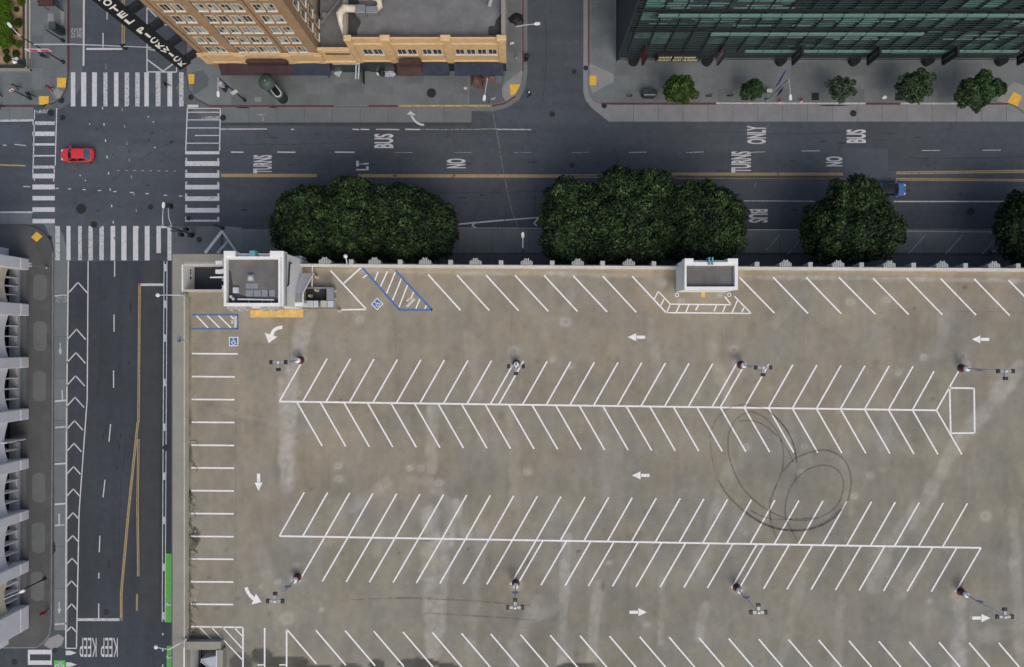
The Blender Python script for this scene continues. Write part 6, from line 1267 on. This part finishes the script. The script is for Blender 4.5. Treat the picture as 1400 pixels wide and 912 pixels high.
# round green kiosk and oval public toilet
t = tag(empty('round_kiosk', P(376, 124)), 'round green advertising kiosk with a domed roof on the hotel pavement', 'kiosk')
MB().lathe((0, 0), [(.75, .13), (.75, 3.2)], 24).build('drum', 'dkgreen', t); MB().lathe((0, 0), [(.98, 3.2), (1.0, 3.35), (.7, 3.75), (.3, 3.95), (.06, 4.0)], 32).build('domed_roof', 'kgreen', t); MB().lathe((0, 0), [(.05, 4.0), (.09, 4.12), (.02, 4.3)], 8).build('finial', 'lsteel', t)
def capsule(L, w, n=10):
    p = [(L/2-w/2+w/2*cos(a), w/2*sin(a)) for a in [(-pi/2)+pi*i/n for i in range(n+1)]]; return p+[(-x, -y) for x, y in p]
t = tag(empty('public_toilet', P(385, 132.5), R(-52)), 'oval green public toilet cabin with a pale roof rim beside the round kiosk', 'toilet cabin')
MB().prism(capsule(2.1, 1.25), .13, 2.3).build('cabin_wall', 'dkgreen', t); MB().prism(capsule(2.2, 1.35), 2.31, 2.42).build('roof', 'kgreen', t, bevel=.03); rr = MB().prism(capsule(1.8, .95), 2.43, 2.52).build('roof_rim', 'lsteel', t); MB().prism(capsule(1.5, .7), 2.521, 2.56).build('roof_light', 'carglass', t)
t = tag(empty('news_kiosk', P(886, 131)), 'dark green oval kiosk with a pale rim on the pavement left of the bright tree', 'kiosk')
MB().prism(capsule(1.85, .85), .13, 1.3).build('kiosk_wall', 'tealwall', t); MB().prism(capsule(1.95, .95), 1.31, 1.4).build('roof', 'dkgreen', t, bevel=.03); MB().box(-.7, .7, -.36, -.28, 1.41, 1.47).build('roof_rim', 'lsteel', t)
for i, (x, y) in enumerate(((860, 132), (968.5, 132), (997.5, 131.5))):
    t = tag(empty('bike_rack', P(x, y)), ('small dark bike rack left of the dark oval kiosk', 'small dark bike rack just right of the bright tree', 'small dark bike rack left of the small round tree')[i], 'bike rack', 'bike racks by the red kerb'); MB().tube([(-.3, 0, .13), (-.3, 0, .8), (-.15, 0, .95), (.15, 0, .95), (.3, 0, .8), (.3, 0, .13)], .04).build('hoop', 'iron', t); MB().box(-.35, .35, -.08, .08, .13, .17).build('foot_plate', 'iron', t)
for i, (x, y) in enumerate(((1065.5, 140), (1095, 139))):
    t = tag(empty('fire_hydrant', P(x, y)), ('small white and red hydrant on the white kerb below the blue sign', 'small reddish hydrant on the white kerb, right of the blue sign')[i], 'hydrant', 'hydrants on the kerb'); MB().lathe((0, 0), [(.16, .13), (.13, .2), (.12, .6), (.15, .65)], 12).build('barrel', 'signwhite', t); MB().lathe((0, 0), [(.15, .65), (.12, .78), (.03, .84)], 12).build('bonnet', 'signrw', t); MB().tube([(-.22, 0, .5), (.22, 0, .5)], .05).build('outlet', 'signrw', t)
t = tag(empty('utility_box', P(1049, 127)), 'small grey utility cabinet between the round tree and the blue sign', 'cabinet'); MB().box(-.3, .3, -.2, .2, .13, .9).build('cabinet_body', 'steel', t, bevel=.03); MB().box(-.32, .32, -.22, .22, .901, .95).build('lid', 'lsteel', t)
t = tag(empty('litter', P(1208, 134)), 'crumpled white paper litter by the red kerb in front of the glass building', 'litter'); MB().add([(-.3, -.1, .15), (.1, -.25, .18), (.4, .05, .15), (.1, .3, .3), (-.15, .15, .2)], [(0, 1, 3), (1, 2, 3), (0, 3, 4)]).build('paper', 'signwhite', t)
# belongings and tarp on the orange block's pavement
def lump(name, mat, par, r, seed, c=(0, 0), z=.13, flat_=.6):
    g = random.Random(seed); m = MB(); n = 12; rings = [(1.0, 0), (1.05, .35), (.75, .8), (.3, 1.0)]; V = []
    for q, h_ in rings:
        for j in range(n): a = 2*pi*j/n; k_ = r*q*g.uniform(.75, 1.2); V.append((c[0]+k_*cos(a), c[1]+k_*sin(a)*.85, z+r*flat_*h_*g.uniform(.8, 1.15)))
    F = [(i*n+j, i*n+(j+1) % n, (i+1)*n+(j+1) % n, (i+1)*n+j) for i in range(3) for j in range(n)]+[tuple(3*n+j for j in range(n))]
    m.add(V, F); return m.build(name, mat, par)
t = tag(empty('tarp_shelter', P(657, 113)), 'brown tarp shelter slumped on the pavement at the corner of the orange block', 'tarp'); to = t.location
M['tarp'] = simple('brown_tarp', (.13, .075, .06), .6, var=.4, scale=1.2); M['lav'] = simple('lavender_cloth', (.40, .38, .46), .9, var=.2)
tp = [XY(x, y, 0) for x, y in ((644, 104), (652, 99), (661, 106), (662, 121), (655, 122), (644, 118))]; ap = [XY(653, 108, 1)[0], XY(653, 108, 1)[1]]
m = MB(); g = random.Random(2); n = len(tp); V = [(x, y, .13) for x, y in tp]+[((x+ap[0])/2, (y+ap[1])/2, .85+g.uniform(-.2, .25)) for x, y in tp]+[(ap[0], ap[1], 1.15)]
m.add(V, [(i, (i+1) % n, n+(i+1) % n, n+i) for i in range(n)]+[(n+i, n+(i+1) % n, 2*n) for i in range(n)]); m.build('tarp_sheet', 'tarp', t, off=tuple(to))
for i, (x, y, r, mt, lb_, nm) in enumerate(((661, 101, .75, 'black', 'black heap of bags against the brown tarp shelter', 'bag_pile'), (668, 107, .8, 'tarp', 'rumpled brown blanket heap right of the lamp arm by the tarp', 'blanket'), (668.5, 100, .35, 'signwhite', 'white plastic bag above the brown tarp shelter', 'bag'), (636.5, 121, .22, 'cream', 'small cream bag on the pavement left of the brown tarp', 'bag'), (524, 99.6, .6, 'black', 'black bundle at the left end of the belongings under the arch', 'bundle'), (533, 99.3, .75, 'lav', 'pale lavender bundle in the middle of the belongings pile', 'bundle'), (541, 100, .45, 'black', 'black bag at the right end of the belongings pile', 'bag'), (518, 101, .3, 'signwhite', 'white crumpled sheet beside the black bundle', 'bundle'), (640, 101, .35, 'lav', 'pale bag against the wall left of the brown tarp', 'bag'), (706, 27, .9, 'black', 'black heap of bags on the side street pavement by the tall lamp', 'bag_pile'))):
    t = tag(empty(nm, P(x, y)), lb_, nm.replace('_', ' ')); lump('sack', mt, t, r, i, flat_=.55); lump('fold', mt, t, r*.55, i+40, (r*.5, -r*.3), .2, .6)
t = tag(empty('cardboard_panel', P(464, 99), R(-35)), 'pale grey tilted board leaning on the pavement under the canopy frame', 'board'); MB().add([(-.4, -.55, .14), (.4, -.55, .14), (.4, .55, .7), (-.4, .55, .7), (-.4, -.55, .18), (.4, -.55, .18), (.4, .55, .75), (-.4, .55, .75)], [(0, 3, 2, 1), (4, 5, 6, 7), (0, 1, 5, 4), (1, 2, 6, 5), (2, 3, 7, 6), (3, 0, 4, 7)]).build('board', 'lsteel', t)
for par, x, y, w, h_, mt in ((pnh, 353, 136.5, 9, 6, 'ramp'), (pnh, 682, 108, 8, 12, 'lane'), (pnw, 70, 26, 8, 14, 'ramp'), (pnw, 86, 24, 5, 22, 'ramp')): pad(par, [(x-w/2, y-h_/2), (x+w/2, y-h_/2), (x+w/2, y+h_/2), (x-w/2, y+h_/2)], mt, name='access_cover', z1=KH+.017)
t = tag(empty('parked_scooter', P(1358, 343), R(15)), 'dark parked scooter with pale parts in the shadow above the right end of the parapet', 'scooter')
MB().tube([(-.7, 0, .55), (0, 0, .5), (.5, 0, .8)], [.14, .16, .08]).build('frame', 'black', t); MB().box(-.7, -.1, -.14, .14, .75, .86).build('seat', 'lav', t, bevel=.04); MB().tube([(.55, -.35, 1.0), (.5, 0, 1.05), (.55, .35, 1.0)], .03).build('handlebar', 'lsteel', t)
for x in (-.6, .65): MB().add([(x+.25*cos(a*pi/6), y_, .38+.25*sin(a*pi/6)) for y_ in (-.06, .06) for a in range(12)], [tuple(range(12)), tuple(range(12, 24))[::-1]]+[(i, (i+1) % 12, 12+(i+1) % 12, 12+i) for i in range(12)]).build('wheel', 'tyre', t)
